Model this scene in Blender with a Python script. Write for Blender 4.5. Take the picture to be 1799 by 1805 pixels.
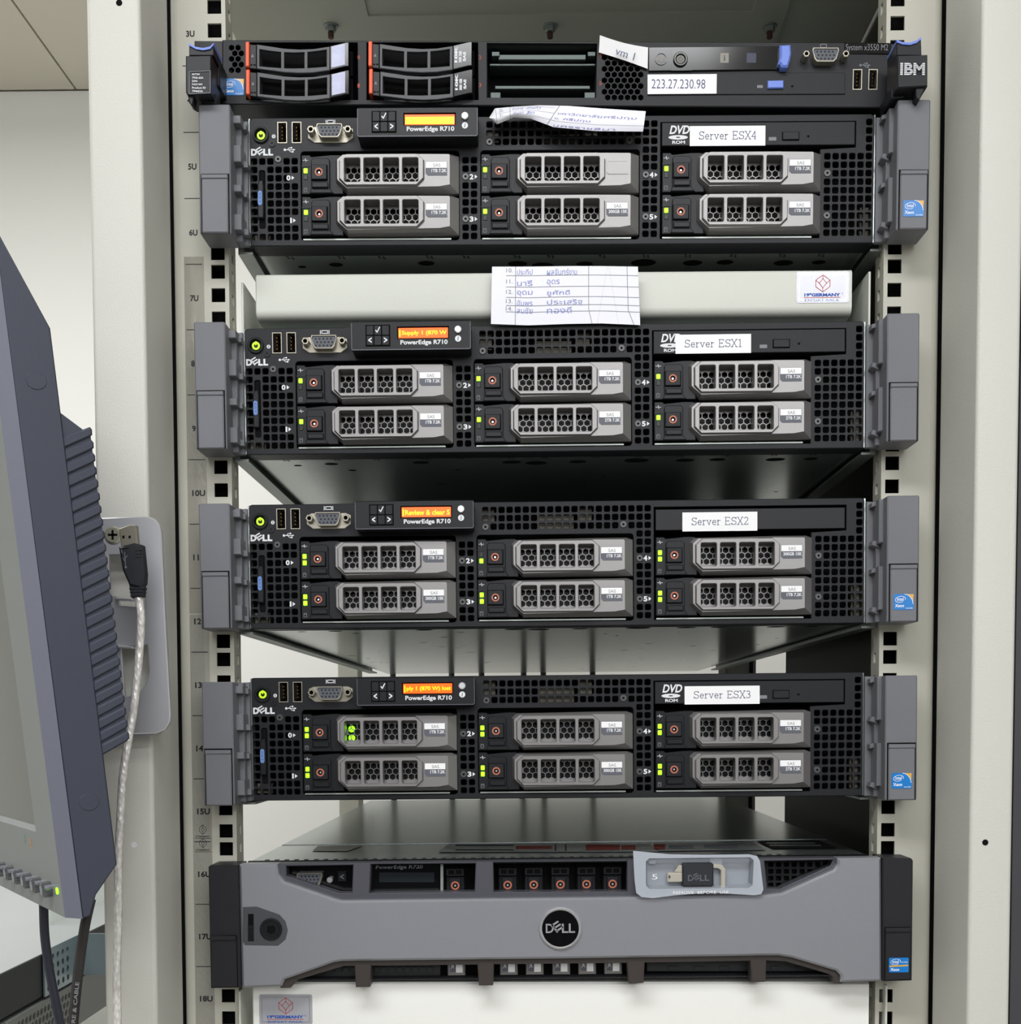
import bpy, math, random
from mathutils import Matrix, Vector, geometry
random.seed(4)
for o in list(bpy.data.objects): bpy.data.objects.remove(o)
SC = bpy.context.scene
COL = SC.collection
# ------------------------------------------------------------------ camera
# Rack frame: X right, Y into the rack (0 = front of the mounting rails), Z up; metres.
# Z0 is the height of the underside of the fourth rack unit above the floor.
Z0 = 1.850
FPX, PPX, PPY, W, H = 2250.0, 899.5, 1385.0, 1799.0, 1805.0
CAM = Vector((-.0190, -.89516, Z0 - .40599))
yaw, pitch, roll = .0142, .0503, -.0030
fw = Vector((-math.sin(yaw)*math.cos(pitch), math.cos(yaw)*math.cos(pitch), -math.sin(pitch)))
rt = Vector((math.cos(yaw), math.sin(yaw), 0)); up = rt.cross(fw)
rt, up = math.cos(roll)*rt + math.sin(roll)*up, -math.sin(roll)*rt + math.cos(roll)*up
cd = bpy.data.cameras.new('camera'); cam = bpy.data.objects.new('camera', cd); COL.objects.link(cam)
cd.sensor_fit = 'HORIZONTAL'; cd.sensor_width = 36; cd.lens = FPX/W*36
cd.shift_y = (PPY - H/2)/W; cd.shift_x = -(PPX - W/2)/W
cd.clip_start = .02; cd.clip_end = 50
m3 = Matrix((rt, up, -fw)).transposed()
cam.matrix_world = Matrix.Translation(CAM) @ m3.to_4x4()
SC.camera = cam
def at(px, py, Y):
    """world point (m) seen at a photo pixel, on the plane Y (mm in front of/behind the rails)"""
    d = fw*FPX + rt*(px-PPX) - up*(py-PPY)
    return CAM + d*((Y*.001 - CAM.y)/d.y)
# ------------------------------------------------------------------ world, lamps, exposure
SC.view_settings.view_transform = 'Standard'; SC.view_settings.look = 'None'
SC.view_settings.gamma = 1; SC.view_settings.exposure = 0.31
SC.view_settings.use_curve_mapping = False
wd = bpy.data.worlds.new('world'); SC.world = wd; wd.use_nodes = True
wd.node_tree.nodes['Background'].inputs[0].default_value = (.95, .97, 1, 1)
wd.node_tree.nodes['Background'].inputs[1].default_value = .50
def area(name, loc, target, sx, sy, e, c=(.975, .985, 1)):
    l = bpy.data.lights.new(name, 'AREA'); l.shape = 'RECTANGLE'; l.size = sx; l.size_y = sy
    l.energy = e; l.color = c
    o = bpy.data.objects.new(name, l); COL.objects.link(o); o.location = loc
    o.rotation_euler = (Vector(target)-Vector(loc)).to_track_quat('-Z', 'Y').to_euler()
area('ceiling_or_fill_lamp', (-.35, -1.15, 2.56), (-.35, -1.0, 0), 1.3, .35, 19)
area('ceiling_or_fill_lamp', (.9, -2.0, 2.56), (.9, -1.9, 0), 1.3, .35, 17)
area('ceiling_or_fill_lamp', (-.8, .45, 2.5), (-.8, .5, 0), 1.6, .5, 15, (1, 1, 1))  # unseen lamp added to brighten the back wall
area('ceiling_or_fill_lamp', (.3, -3.2, 2.3), (.1, 0, 1.2), 2.4, .8, 26)  # unseen lamp hung below the ceiling, facing the rack
# ------------------------------------------------------------------ materials
def lin(c):
    return tuple(((x/255)/12.92 if x/255 <= .04045 else ((x/255+.055)/1.055)**2.4) for x in c)
MATS = {}
def mat(name, rgb, rough=.5, metal=0, bump=0, bscale=400, var=0, vscale=60, emit=0, alpha=1, trans=0, ior=1.45, spec=None, coat=0):
    if name in MATS: return MATS[name]
    m = bpy.data.materials.new(name); m.use_nodes = True; nt = m.node_tree
    b = nt.nodes['Principled BSDF']; c = lin(rgb)
    b.inputs['Base Color'].default_value = (*c, 1); b.inputs['Roughness'].default_value = rough
    b.inputs['Metallic'].default_value = metal; b.inputs['IOR'].default_value = ior
    if spec is not None: b.inputs['Specular IOR Level'].default_value = spec
    if coat: b.inputs['Coat Weight'].default_value = coat; b.inputs['Coat Roughness'].default_value = .15
    if emit:
        b.inputs['Emission Color'].default_value = (*c, 1); b.inputs['Emission Strength'].default_value = emit
    if trans: b.inputs['Transmission Weight'].default_value = trans
    if alpha < 1: b.inputs['Alpha'].default_value = alpha
    if bump or var:
        tc = nt.nodes.new('ShaderNodeTexCoord')
    if var:
        n = nt.nodes.new('ShaderNodeTexNoise'); n.inputs['Scale'].default_value = vscale; n.inputs['Detail'].default_value = 4
        nt.links.new(tc.outputs['Object'], n.inputs['Vector'])
        mx = nt.nodes.new('ShaderNodeMix'); mx.data_type = 'RGBA'
        mx.inputs[6].default_value = (*[x*(1-var) for x in c], 1); mx.inputs[7].default_value = (*[min(1, x*(1+var)) for x in c], 1)
        nt.links.new(n.outputs['Fac'], mx.inputs[0]); nt.links.new(mx.outputs[2], b.inputs['Base Color'])
    if bump:
        n = nt.nodes.new('ShaderNodeTexNoise'); n.inputs['Scale'].default_value = bscale; n.inputs['Detail'].default_value = 3
        nt.links.new(tc.outputs['Object'], n.inputs['Vector'])
        bp = nt.nodes.new('ShaderNodeBump'); bp.inputs['Strength'].default_value = bump; bp.inputs['Distance'].default_value = .0004
        nt.links.new(n.outputs['Fac'], bp.inputs['Height']); nt.links.new(bp.outputs[0], b.inputs['Normal'])
    MATS[name] = m; return m
BLACK = mat('black_plastic', (29, 30, 34), .45, spec=.3, bump=.12, bscale=1500, var=.06, vscale=90)
BLACK2 = mat('satin_black', (27, 28, 32), .38, spec=.3, bump=.06, bscale=1200)
DARK = mat('dark_interior', (8, 8, 9), .85, spec=.2)
GLOSSB = mat('gloss_black', (12, 12, 15), .12)
EARG = mat('ear_grey', (110, 111, 117), .5, bump=.25, bscale=1800, var=.10, vscale=25)
EARB = mat('ear_black', (38, 38, 42), .45, spec=.3, bump=.1, bscale=1500)
SILVER = mat('silver_paint', (139, 137, 137), .36, metal=.5, bump=.05, bscale=3000)
BEZEL = mat('bezel_grey', (146, 147, 154), .4, metal=.35, bump=.12, bscale=3000, var=.07, vscale=1800)
BEZELD = mat('bezel_dark', (84, 84, 92), .42, metal=.3, bump=.1, bscale=2500)
BROWNB = mat('bezel_umber', (60, 54, 52), .45)
ZINC = mat('zinc_steel', (150, 158, 156), .19, metal=.62, bump=.1, bscale=60, var=.10, vscale=12)
ZINCR = mat('zinc_rough', (158, 164, 160), .45, metal=.7, var=.12, vscale=30)
CHROME = mat('chrome', (222, 222, 226), .26, metal=.72)
NICKEL = mat('nickel', (160, 155, 142), .34, metal=.65)
GOLD = mat('contact_gold', (170, 125, 60), .4, metal=.7)
VGAB = mat('socket_grey', (84, 88, 97), .5)
ORANGE = mat('orange_ring', (182, 106, 82), .5)
ORBAR = mat('orange_bar', (232, 96, 58), .45)
BLUE = mat('blue_plastic', (110, 136, 222), .4)
WHITE = mat('label_white', (244, 244, 246), .55)
PRINTW = mat('print_white', (226, 228, 232), .6)
PRINTG = mat('print_grey', (128, 130, 136), .6)
PRINTK = mat('print_black', (26, 24, 26), .6)
PRINTN = mat('print_navy', (88, 92, 128), .7)
PRINTO = mat('print_orange', (170, 72, 48), .6)
INKB = mat('ink_blue', (140, 146, 196), .8)
LABG = mat('label_grey', (92, 94, 104), .5)
RED = mat('print_red', (196, 72, 72), .6)
REDB = mat('print_brick', (150, 70, 62), .6)
BLUEP = mat('print_blue', (40, 84, 178), .6)
STB = mat('sticker_blue', (28, 122, 200), .3, var=.2, vscale=70)
STY = mat('sticker_yellow', (226, 172, 60), .3)
ESTB = mat('tag_blue', (104, 142, 204), .45)
LEDG = mat('led_green', (146, 255, 24), .4, emit=1.6)
LEDOFF = mat('led_off', (24, 34, 26), .4)
LEDY = mat('power_glow', (176, 226, 30), .35, emit=.55)
LCDO = mat('lcd_orange', (255, 84, 8), .3, emit=1.1)
LCDY = mat('lcd_yellow', (255, 176, 8), .3, emit=1.1)
LCDF = mat('lcd_full', (255, 190, 0), .3, emit=1.3)
CREAM = mat('cream_paint', (214, 216, 207), .5, bump=.2, bscale=700, var=.02, vscale=20)
CREAML = mat('cream_paint_light', (245, 245, 241), .5, bump=.15, bscale=700)
BEIGE = mat('beige_powder_coat', (206, 205, 198), .5, bump=.55, bscale=900, var=.03, vscale=14)
RAILM = mat('rail_paint', (190, 188, 176), .5, bump=.25, bscale=900, var=.06, vscale=18)
OLIVE = mat('cabinet_top_paint', (196, 194, 180), .6, bump=.2, bscale=700)
DARKP = mat('panel_shade_tone', (36, 37, 34), .6)  # shade of the cabinet's inner right side, put into the panel colour
WALLM = mat('wall_paint', (243, 243, 239), .9, bump=.1, bscale=60)
CEILM = mat('ceiling_paint', (222, 216, 202), .9, var=.03, vscale=5)
WALLF = mat('wall_dark_for_reflections', (84, 86, 90), .9)  # dark tone given to the unseen front wall to keep reflections low
FLOORM = mat('floor_vinyl', (190, 188, 180), .4, var=.06, vscale=8)
PAPER = mat('paper', (236, 236, 246), .8, bump=.15, bscale=150)
MONG = mat('monitor_grey', (100, 102, 116), .5, bump=.15, bscale=1500)
MONF = mat('monitor_frame', (138, 143, 142), .45, bump=.1, bscale=1500)
MOND = mat('monitor_slate', (58, 62, 75), .5, bump=.2, bscale=1500, var=.04, vscale=9)
SCREEN = mat('screen', (62, 70, 60), .16)
ALU = mat('brushed_aluminium', (205, 206, 212), .36, metal=.6, var=.06, vscale=22)
RUBBER = mat('cable_black', (40, 41, 52), .42)
CABLE2 = mat('cable_brown_black', (46, 43, 42), .42)
USBB = mat('plug_black', (36, 38, 44), .5)
PLASTRAY = mat('frosted_plastic', (208, 215, 226), .3, alpha=.5, spec=.6)
CLEARST = mat('clear_sticker', (206, 207, 216), .22, metal=.2, alpha=.8)
TAPE = mat('shiny_tape', (200, 197, 184), .14, bump=.9, bscale=260, alpha=.45, spec=.9)
GLASS = mat('greenish_glass', (214, 230, 216), .05, alpha=.3)
def braid():
    m = bpy.data.materials.new('braided_shield'); m.use_nodes = True; nt = m.node_tree; b = nt.nodes['Principled BSDF']
    tc = nt.nodes.new('ShaderNodeTexCoord'); v = nt.nodes.new('ShaderNodeTexVoronoi'); v.inputs['Scale'].default_value = 620
    mp = nt.nodes.new('ShaderNodeMapping'); mp.inputs['Scale'].default_value = (1, 1, .45)
    nt.links.new(tc.outputs['Object'], mp.inputs[0]); nt.links.new(mp.outputs[0], v.inputs['Vector'])
    r = nt.nodes.new('ShaderNodeValToRGB'); r.color_ramp.elements[0].color = (*lin((250, 248, 246)), 1); r.color_ramp.elements[1].color = (*lin((205, 200, 196)), 1)
    r.color_ramp.elements[1].position = .9
    nt.links.new(v.outputs['Distance'], r.inputs[0]); nt.links.new(r.outputs[0], b.inputs['Base Color'])
    bp = nt.nodes.new('ShaderNodeBump'); bp.inputs['Strength'].default_value = .8; bp.inputs['Distance'].default_value = .0006
    nt.links.new(v.outputs['Distance'], bp.inputs['Height']); nt.links.new(bp.outputs[0], b.inputs['Normal'])
    b.inputs['Metallic'].default_value = .2; b.inputs['Roughness'].default_value = .35
    return m
BRAID = braid()
# ------------------------------------------------------------------ 2-D outlines (x, z) in mm
def rect(x0, z0, x1, z1): return [(x0, z0), (x1, z0), (x1, z1), (x0, z1)]
def rr(x0, z0, x1, z1, r, n=3):
    if x1 < x0: x0, x1 = x1, x0
    if z1 < z0: z0, z1 = z1, z0
    r = min(r, (x1-x0)/2.001, (z1-z0)/2.001)
    if r <= 0: return rect(x0, z0, x1, z1)
    out = []
    for cx, cz, a0 in ((x1-r, z1-r, 0), (x0+r, z1-r, 90), (x0+r, z0+r, 180), (x1-r, z0+r, 270)):
        for i in range(n+1):
            a = math.radians(a0 + 90*i/n); out.append((cx+r*math.cos(a), cz+r*math.sin(a)))
    return out
def circ(cx, cz, r, n=16, ry=None, a0=0):
    ry = ry or r
    return [(cx+r*math.cos(2*math.pi*i/n+a0), cz+ry*math.sin(2*math.pi*i/n+a0)) for i in range(n)]
def sgn_area(l): return sum(l[i-1][0]*l[i][1]-l[i][0]*l[i-1][1] for i in range(len(l)))/2
def ccw(l): return list(l) if sgn_area(l) > 0 else list(l)[::-1]
def inset(l, d):
    l = ccw(l); n = len(l); out = []
    for i in range(n):
        p, q, s = Vector(l[i-1]), Vector(l[i]), Vector(l[(i+1) % n])
        a, b = (q-p), (s-q)
        if a.length < 1e-6 or b.length < 1e-6: out.append(tuple(q)); continue
        a.normalize(); b.normalize(); n1, n2 = Vector((-a.y, a.x)), Vector((-b.y, b.x)); t = n1+n2
        k = max(.35, 1+n1.dot(n2)); out.append(tuple(q + t*(d/k)))
    return out
def inside(pt, l):
    x, z = pt; c = False
    for i in range(len(l)):
        (x1, z1), (x2, z2) = l[i-1], l[i]
        if (z1 > z) != (z2 > z) and x < (x2-x1)*(z-z1)/(z2-z1)+x1: c = not c
    return c
def tri(outer, holes):
    vs = [Vector(p) for p in outer]; es = [(i, (i+1) % len(outer)) for i in range(len(outer))]
    for h in holes:
        b = len(vs); vs += [Vector(p) for p in h]; es += [(b+i, b+(i+1) % len(h)) for i in range(len(h))]
    ov, oe, of, *_ = geometry.delaunay_2d_cdt(vs, es, [], 1, 1e-5)
    fs = []
    bb = [(min(p[0] for p in h), max(p[0] for p in h), min(p[1] for p in h), max(p[1] for p in h)) for h in holes]
    for f in of:
        c = (sum(ov[i][0] for i in f)/len(f), sum(ov[i][1] for i in f)/len(f))
        if not inside(c, outer): continue
        if any(b[0] < c[0] < b[1] and b[2] < c[1] < b[3] and inside(c, h) for b, h in zip(bb, holes)): continue
        fs.append(tuple(f))
    return [tuple(v) for v in ov], fs
# ------------------------------------------------------------------ text
FONTC = {}
def glyphs(s, bold=0.0, shear=0.0):
    k = (s, bold, shear)
    if k in FONTC: return FONTC[k]
    c = bpy.data.curves.new('t', 'FONT'); c.body = s; c.size = 1; c.offset = bold; c.shear = shear; c.resolution_u = 3; c.fill_mode = 'BOTH'
    o = bpy.data.objects.new('t', c); COL.objects.link(o)
    bpy.context.view_layer.update()
    me = bpy.data.meshes.new_from_object(o.evaluated_get(bpy.context.evaluated_depsgraph_get()))
    vs = [(v.co.x, v.co.y) for v in me.vertices]; fs = [tuple(p.vertices) for p in me.polygons]
    bpy.data.objects.remove(o); bpy.data.meshes.remove(me)
    FONTC[k] = (vs, fs); return vs, fs
class MB:
    def __init__(s): s.v = []; s.f = []; s.m = []; s.mi = 0; s.T = None
    def add(s, vs, fs, flip=False, mi=None):
        b = len(s.v)
        if s.T: vs = [tuple(s.T @ Vector(v)) for v in vs]
        s.v += vs; mi = s.mi if mi is None else mi
        for f in fs:
            f = tuple(i+b for i in f); s.f.append(f[::-1] if flip else f); s.m.append(mi)
        return s
    def cap(s, outer, y, holes=(), back=False, mi=None):
        outer = ccw(outer)
        if holes or len(outer) > 4:
            vs, fs = tri(outer, [list(h) for h in holes])
        else: vs, fs = outer, [tuple(range(len(outer)))]
        return s.add([(x, y, z) for x, z in vs], fs, flip=back, mi=mi)
    def wall(s, l, y0, y1, hole=False, l2=None, mi=None):
        if l2 is None: l = ccw(l); l2 = l
        n = len(l)
        vs = [(x, y0, z) for x, z in l]+[(x, y1, z) for x, z in l2]
        return s.add(vs, [(i, n+i, n+(i+1) % n, (i+1) % n) for i in range(n)], flip=hole, mi=mi)
    def prism(s, outer, y0, y1, holes=(), ch=0, hch=0, back=True, mi=None):
        outer = ccw(outer); hs = [ccw(h) for h in holes]
        if ch:
            ins = inset(outer, ch); s.cap(ins, y0, [inset(h, -hch) if hch else h for h in hs], mi=mi)
            s.wall(ins, y0, y0+ch, l2=outer, mi=mi); s.wall(outer, y0+ch, y1, mi=mi)
        else:
            s.cap(outer, y0, [inset(h, -hch) if hch else h for h in hs], mi=mi); s.wall(outer, y0, y1, mi=mi)
        for h in hs:
            if hch: s.wall(inset(h, -hch), y0, y0+hch, hole=True, l2=h, mi=mi); s.wall(h, y0+hch, y1, hole=True, mi=mi)
            else: s.wall(h, y0, y1, hole=True, mi=mi)
        if back: s.cap(outer, y1, hs, back=True, mi=mi)
        return s
    def box(s, x0, x1, y0, y1, z0, z1, ch=0, mi=None):
        return s.prism(rect(x0, z0, x1, z1), y0, y1, ch=ch, mi=mi)
    def ring(s, cx, cz, r0, r1, y0, y1, n=20, ch=0, mi=None):
        return s.prism(circ(cx, cz, r1, n), y0, y1, [circ(cx, cz, r0, n)], ch=ch, hch=ch, mi=mi)
    def text(s, t, x0, z0, x1, z1, y, bold=0, shear=0, rot=0, mi=None, fit=True):
        vs, fs = glyphs(t, bold, shear)
        if not vs: return s
        if rot == 90: vs = [(-b, a) for a, b in vs]
        if rot == -90: vs = [(b, -a) for a, b in vs]
        ax, bx = min(v[0] for v in vs), max(v[0] for v in vs); az, bz = min(v[1] for v in vs), max(v[1] for v in vs)
        kx = (x1-x0)/(bx-ax); kz = (z1-z0)/(bz-az)
        return s.add([(x0+(v[0]-ax)*kx, y, z0+(v[1]-az)*kz) for v in vs], fs, mi=mi)
    def stroke(s, pts, w, y, mi=None):
        for a, b in zip(pts, pts[1:]):
            a, b = Vector(a), Vector(b); d = b-a
            if d.length < 1e-6: continue
            d.normalize(); n = Vector((-d.y, d.x))*w/2; e = d*w*.3
            q = [a-n-e, b-n+e, b+n+e, a+n-e]; s.add([(p.x, y, p.y) for p in q], [(0, 1, 2, 3)], mi=mi)
        return s
    def tube(s, pts, r, n=10, mi=None, flat=1.0, caps=True):
        pts = [Vector(p) for p in pts]; vs = []; ref = Vector((0, 1, .001))
        for i, p in enumerate(pts):
            t = (pts[min(i+1, len(pts)-1)]-pts[max(i-1, 0)]).normalized()
            a = t.cross(ref)
            if a.length < 1e-3: a = t.cross(Vector((1, 0, 0)))
            a.normalize(); b = t.cross(a).normalized(); rr_ = r[i] if isinstance(r, (list, tuple)) else r
            vs += [tuple(p + a*rr_*math.cos(2*math.pi*k/n) + b*rr_*flat*math.sin(2*math.pi*k/n)) for k in range(n)]
        fs = [(i*n+k, i*n+(k+1) % n, (i+1)*n+(k+1) % n, (i+1)*n+k) for i in range(len(pts)-1) for k in range(n)]
        if caps: fs += [tuple(range(n))[::-1], tuple(range((len(pts)-1)*n, len(pts)*n))]
        return s.add(vs, fs, mi=mi)
    def mesh(s, name, mats, angle=35):
        me = bpy.data.meshes.new(name)
        idx = {}; nv = []; remap = []
        for v in s.v:
            k = (round(v[0], 3), round(v[1], 3), round(v[2], 3))
            if k not in idx: idx[k] = len(nv); nv.append((v[0]*.001, v[1]*.001, v[2]*.001))
            remap.append(idx[k])
        fs = []; ms = []
        for f, mi in zip(s.f, s.m):
            g = [];
            for i in f:
                j = remap[i]
                if j not in g: g.append(j)
            if len(g) > 2: fs.append(g); ms.append(mi)
        me.from_pydata(nv, [], fs)
        for m in mats: me.materials.append(m)
        if len(mats) > 1: me.polygons.foreach_set('material_index', ms)
        me.shade_smooth(); me.set_sharp_from_angle(angle=math.radians(angle)); me.update()
        return me
CACHE = {}
def part(name, fn, mats, parent=None, key=None, loc=(0, 0, 0), rot=(0, 0, 0), label=None, kind=None):
    """one mesh object; fn fills an MB in mm; meshes are shared between alike pieces through key"""
    if not isinstance(mats, (list, tuple)): mats = [mats]
    if key and key in CACHE: me = CACHE[key]
    else:
        b = MB(); fn(b); me = b.mesh(name, mats)
        if key: CACHE[key] = me
    o = bpy.data.objects.new(name, me); COL.objects.link(o)
    o.location = [c*.001 for c in loc] if parent else loc; o.rotation_euler = rot
    if parent: o.parent = parent
    if label: o['label'] = label
    if kind: o['kind'] = kind
    return o
def tag(o, label, cat, group=None):
    o['label'] = label; o['category'] = cat
    if group: o['group'] = group
    return o
def thing(name, label, cat, loc, rot=(0, 0, 0), group=None):
    o = bpy.data.objects.new(name, None); COL.objects.link(o); o.empty_display_size = .02
    o.location = loc; o.rotation_euler = rot
    return tag(o, label, cat, group)
# serif lettering for the paper name labels: thin strokes with serifs on a 0..1 cell
def arc(cx, cz, rx, rz, a0, a1, n=8): return [(cx+rx*math.cos(math.radians(a0+(a1-a0)*i/n)), cz+rz*math.sin(math.radians(a0+(a1-a0)*i/n))) for i in range(n+1)]
SERIF = {
 'S': (.62, [arc(.32, .74, .24, .24, 20, 270, 10)+arc(.32, .26, .25, .25, 90, -160, 10), [(.56, .78), (.57, .98)], [(.06, .22), (.05, .02)]]),
 'e': (.50, [[(.07, .34), (.44, .34)]+arc(.26, .32, .19, .31, 5, 325, 12)]),
 'r': (.42, [[(.12, 0), (.12, .62)], [(.02, .62), (.12, .62)], [(.02, 0), (.24, 0)], arc(.30, .42, .17, .19, 180, 60, 6)]),
 'v': (.54, [[(.08, .62), (.27, 0), (.46, .62)], [(0, .62), (.17, .62)], [(.37, .62), (.54, .62)]]),
 'E': (.66, [[(.12, 0), (.12, 1)], [(.02, 1), (.56, 1), (.57, .84)], [(.02, 0), (.58, 0), (.60, .18)], [(.12, .51), (.42, .51)], [(.42, .6), (.42, .42)]]),
 'X': (.70, [[(.09, 1), (.60, 0)], [(.60, 1), (.09, 0)], [(0, 1), (.2, 1)], [(.5, 1), (.7, 1)], [(0, 0), (.2, 0)], [(.5, 0), (.7, 0)]]),
 '1': (.45, [[(.08, .86), (.24, 1), (.24, 0)], [(.1, 0), (.38, 0)]]),
 '2': (.52, [arc(.26, .74, .2, .25, 160, -30, 9)+[(.05, .02), (.47, .02), (.48, .16)]]),
 '3': (.52, [arc(.24, .76, .18, .23, 150, -90, 9)+arc(.23, .27, .22, .27, 90, -150, 10)]),
 '4': (.54, [[(.38, 0), (.38, 1), (.03, .3), (.5, .3)], [(.28, 0), (.48, 0)]]), ' ': (.34, [])}
def serif(b, s, x0, z0, x1, z1, y, w=.35, mi=0):
    tot = sum(SERIF[c][0]+.07 for c in s)-.07; k = (x1-x0)/tot; x = x0; h = z1-z0
    for c in s:
        for st in SERIF[c][1]: b.stroke([(x+p[0]*k, z0+p[1]*h) for p in st], w, y, mi)
        x += (SERIF[c][0]+.07)*k
SCREWM = mat('screw_steel', (84, 84, 84), .4, metal=.6)
# ================================================================== 2U servers with six drives
K = .39444
def U(u): return -213+u*K
def V(v): return 86-v*K
FY = -3.0
def usb_mark(b, cx, cz, s, y, mi=0):
    b.stroke([(cx-s, cz), (cx+s*.85, cz)], s*.16, y, mi); b.cap(circ(cx-s, cz, s*.28, 8), y, mi=mi)
    b.cap([(cx+s*.8, cz-s*.22), (cx+s*1.25, cz), (cx+s*.8, cz+s*.22)], y, mi=mi)
    b.stroke([(cx-s*.5, cz), (cx-s*.05, cz+s*.42), (cx+s*.35, cz+s*.42)], s*.14, y, mi); b.cap(circ(cx+s*.4, cz+s*.42, s*.2, 8), y, mi=mi)
    b.stroke([(cx-s*.2, cz), (cx+s*.2, cz-s*.42), (cx+s*.6, cz-s*.42)], s*.14, y, mi); b.cap(rect(cx+s*.5, cz-s*.6, cx+s*.85, cz-s*.25), y, mi=mi)
def dell(b, x0, z0, x1, z1, y, mi=0, bold=.055):
    w = x1-x0; h = z1-z0
    b.text('D', x0, z0, x0+w*.27, z1, y, bold, mi=mi)
    e = w*.125; cx, cz = x0+w*.40, z0+h*.5
    # tilted E: three bars on a slanted spine
    for k in (-1, 0, 1):
        b.stroke([(cx-e*.75+k*e*.62, cz+.05*h-k*h*.30), (cx+e*.75+k*e*.62, cz+h*.42-k*h*.30)], h*.2, y, mi)
    b.stroke([(cx-e*1.45, cz+h*.36), (cx-e*.05, cz-h*.38)], h*.2, y, mi)
    b.text('L', x0+w*.55, z0, x0+w*.765, z1, y, bold, mi=mi); b.text('L', x0+w*.785, z0, x1, z1, y, bold, mi=mi)
def xeon_sticker(b, x0, z0, x1, z1, y, kind=1):
    w, h = x1-x0, z1-z0
    b.prism(rr(x0, z0, x1, z1, .8), y, y+.25, mi=0)
    if kind == 1:
        b.cap([(x0+w*.62, z1-.2)]+[(x0+w*(.62+.34*math.sin(math.radians(a))), z0+h*(.35+.62*math.cos(math.radians(a)))) for a in (15, 40, 65, 85)]+[(x1-.1, z1-.2)], y-.03, mi=1)
        b.stroke([(x0+w*(.55+.42*math.sin(math.radians(a))), z0+h*(.3+.68*math.cos(math.radians(a)))) for a in range(0, 86, 12)], .35, y-.05, 2)
    else:
        b.stroke([(x0+w*.05, z0+h*.42), (x1-w*.05, z0+h*.47)], h*.1, y-.03, 1)
    cx, cz = x0+w*.34, z0+h*(.66 if kind == 1 else .72)
    b.stroke([(cx+w*.25*math.cos(math.radians(a)), cz+h*.19*math.sin(math.radians(a))+w*.03*math.cos(math.radians(a))) for a in range(-20, 320, 20)], .3, y-.05, 2)
    b.text('intel', cx-w*.16, cz-h*.1, cx+w*.16, cz+h*.13, y-.05, .01, mi=2)
    b.text('Xeon', x0+w*.08, z0+h*.16 if kind == 1 else z0+h*.1, x0+w*.52, z0+h*.36 if kind == 1 else z0+h*.3, y-.05, .02, mi=2)
    b.text('inside', x0+w*.62, z0+h*.06, x0+w*.95, z0+h*.15, y-.05, mi=2) if kind == 1 else b.text('inside', x0+w*.62, z0+h*.66, x0+w*.95, z0+h*.75, y-.05, mi=2)
HP = 14.13
def face_holes():
    hs = []; s = 10.4; r = .95
    def hole(cu, cv): hs.append(rr(U(cu-s/2), V(cv+s/2), U(cu+s/2), V(cv-s/2), r, 2))
    rows = [73.8+14.3*i for i in range(10)]
    for i in range(6):
        for j, v in enumerate(rows):
            if (i == 3 and j == 0) or (i == 1 and 1 <= j <= 8) or (i == 5 and j in (2, 7)): continue
            hole(7.7+HP*i, v)
    for i, u in enumerate((375, 389.6)):
        for j, v in enumerate(rows):
            if j in (2, 7): continue
            hole(u, v)
    for i in range(21):
        for j in range(3):
            if j == 2 and i in (0, 17): continue
            hole(416.6+14.23*i, 14+14.5*j)
    for i, u in enumerate((686.9, 701.2)):
        for j in range(3, 14):
            if j in (6, 11): continue
            hole(u, 14.9+14.27*j)
    for i in range(6):
        for j in range(-4, 10):
            if j < 0 and i < 5: continue
            if i == 0 and j in (2, 7): continue
            hole(999.6+14.28*i, 71+14.35*j)
    return hs
def faceplate(b):
    hs = face_holes()
    hs.append(rr(U(16.5), V(188), U(26.5), V(89), 1, 2))
    hs.append(circ(U(20), V(29.5), 5.2, 20))
    for a, c in ((89, 364), (401, 676)): hs.append(rr(U(a), V(209.5), U(c), V(57.5), 2.2, 3))
    # third bay opens into the slot of the optical drive above it
    hs.append([(U(712), V(209)), (U(987), V(209)), (U(987), V(59)), (U(1048), V(56)), (U(1048), V(12)), (U(712), V(12))])
    for u in (49, 74): hs.append(rect(U(u), V(43.5), U(u+16.7), V(7.5)))
    hs.append(rr(U(118), V(40.5), U(165), V(17), 2, 2))
    out = [(-213, 0), (213, 0), (213, 84), (211, 86), (-211, 86), (-213, 84)]
    b.prism(out, FY, 0, hs, ch=.5, hch=.25, mi=0)
    # folded rim of the black shell around the front 16 mm
    b.prism(rect(-213, 0, 213, 86), 0, 16, [rect(-211.5, 1.5, 211.5, 84.5)], mi=0)
    b.box(-211.5, 211.5, 15, 16, 1.5, 84.5, mi=1)
    for u0, u1, v0, v1 in ((508, 572, 22, 48), (410, 432, 8, 36), (580, 604, 8, 34), (1062, 1078, 150, 205), (2, 30, 188, 206)): b.box(U(u0), U(u1), 5, 9, V(v1), V(v0), mi=2)
SCREWS = ((49.7, 70.5), (375, 102), (375, 173.8), (416.6, 43.5), (658.5, 41.5), (686.9, 100.6), (686.9, 171.8), (999.6, 99.7), (999.6, 171.4))
def screw(b):
    b.prism(circ(0, 0, 2.5, 14), -.7, 0, ch=.35, mi=0); b.cap(circ(0, 0, .9, 6), -.75, mi=1)
def screen_symbol(b):
    y = FY-.06
    cx, cz = U(141), V(7.8); b.stroke([(cx-2, cz+1.1), (cx+2, cz+1.1), (cx+2, cz-.8), (cx-2, cz-.8), (cx-2, cz+1.1)], .5, y)
    for d in (-1, 1): b.stroke([(cx+d*3, cz+1.3), (cx+d*3, cz-1.2)], .5, y)
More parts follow.
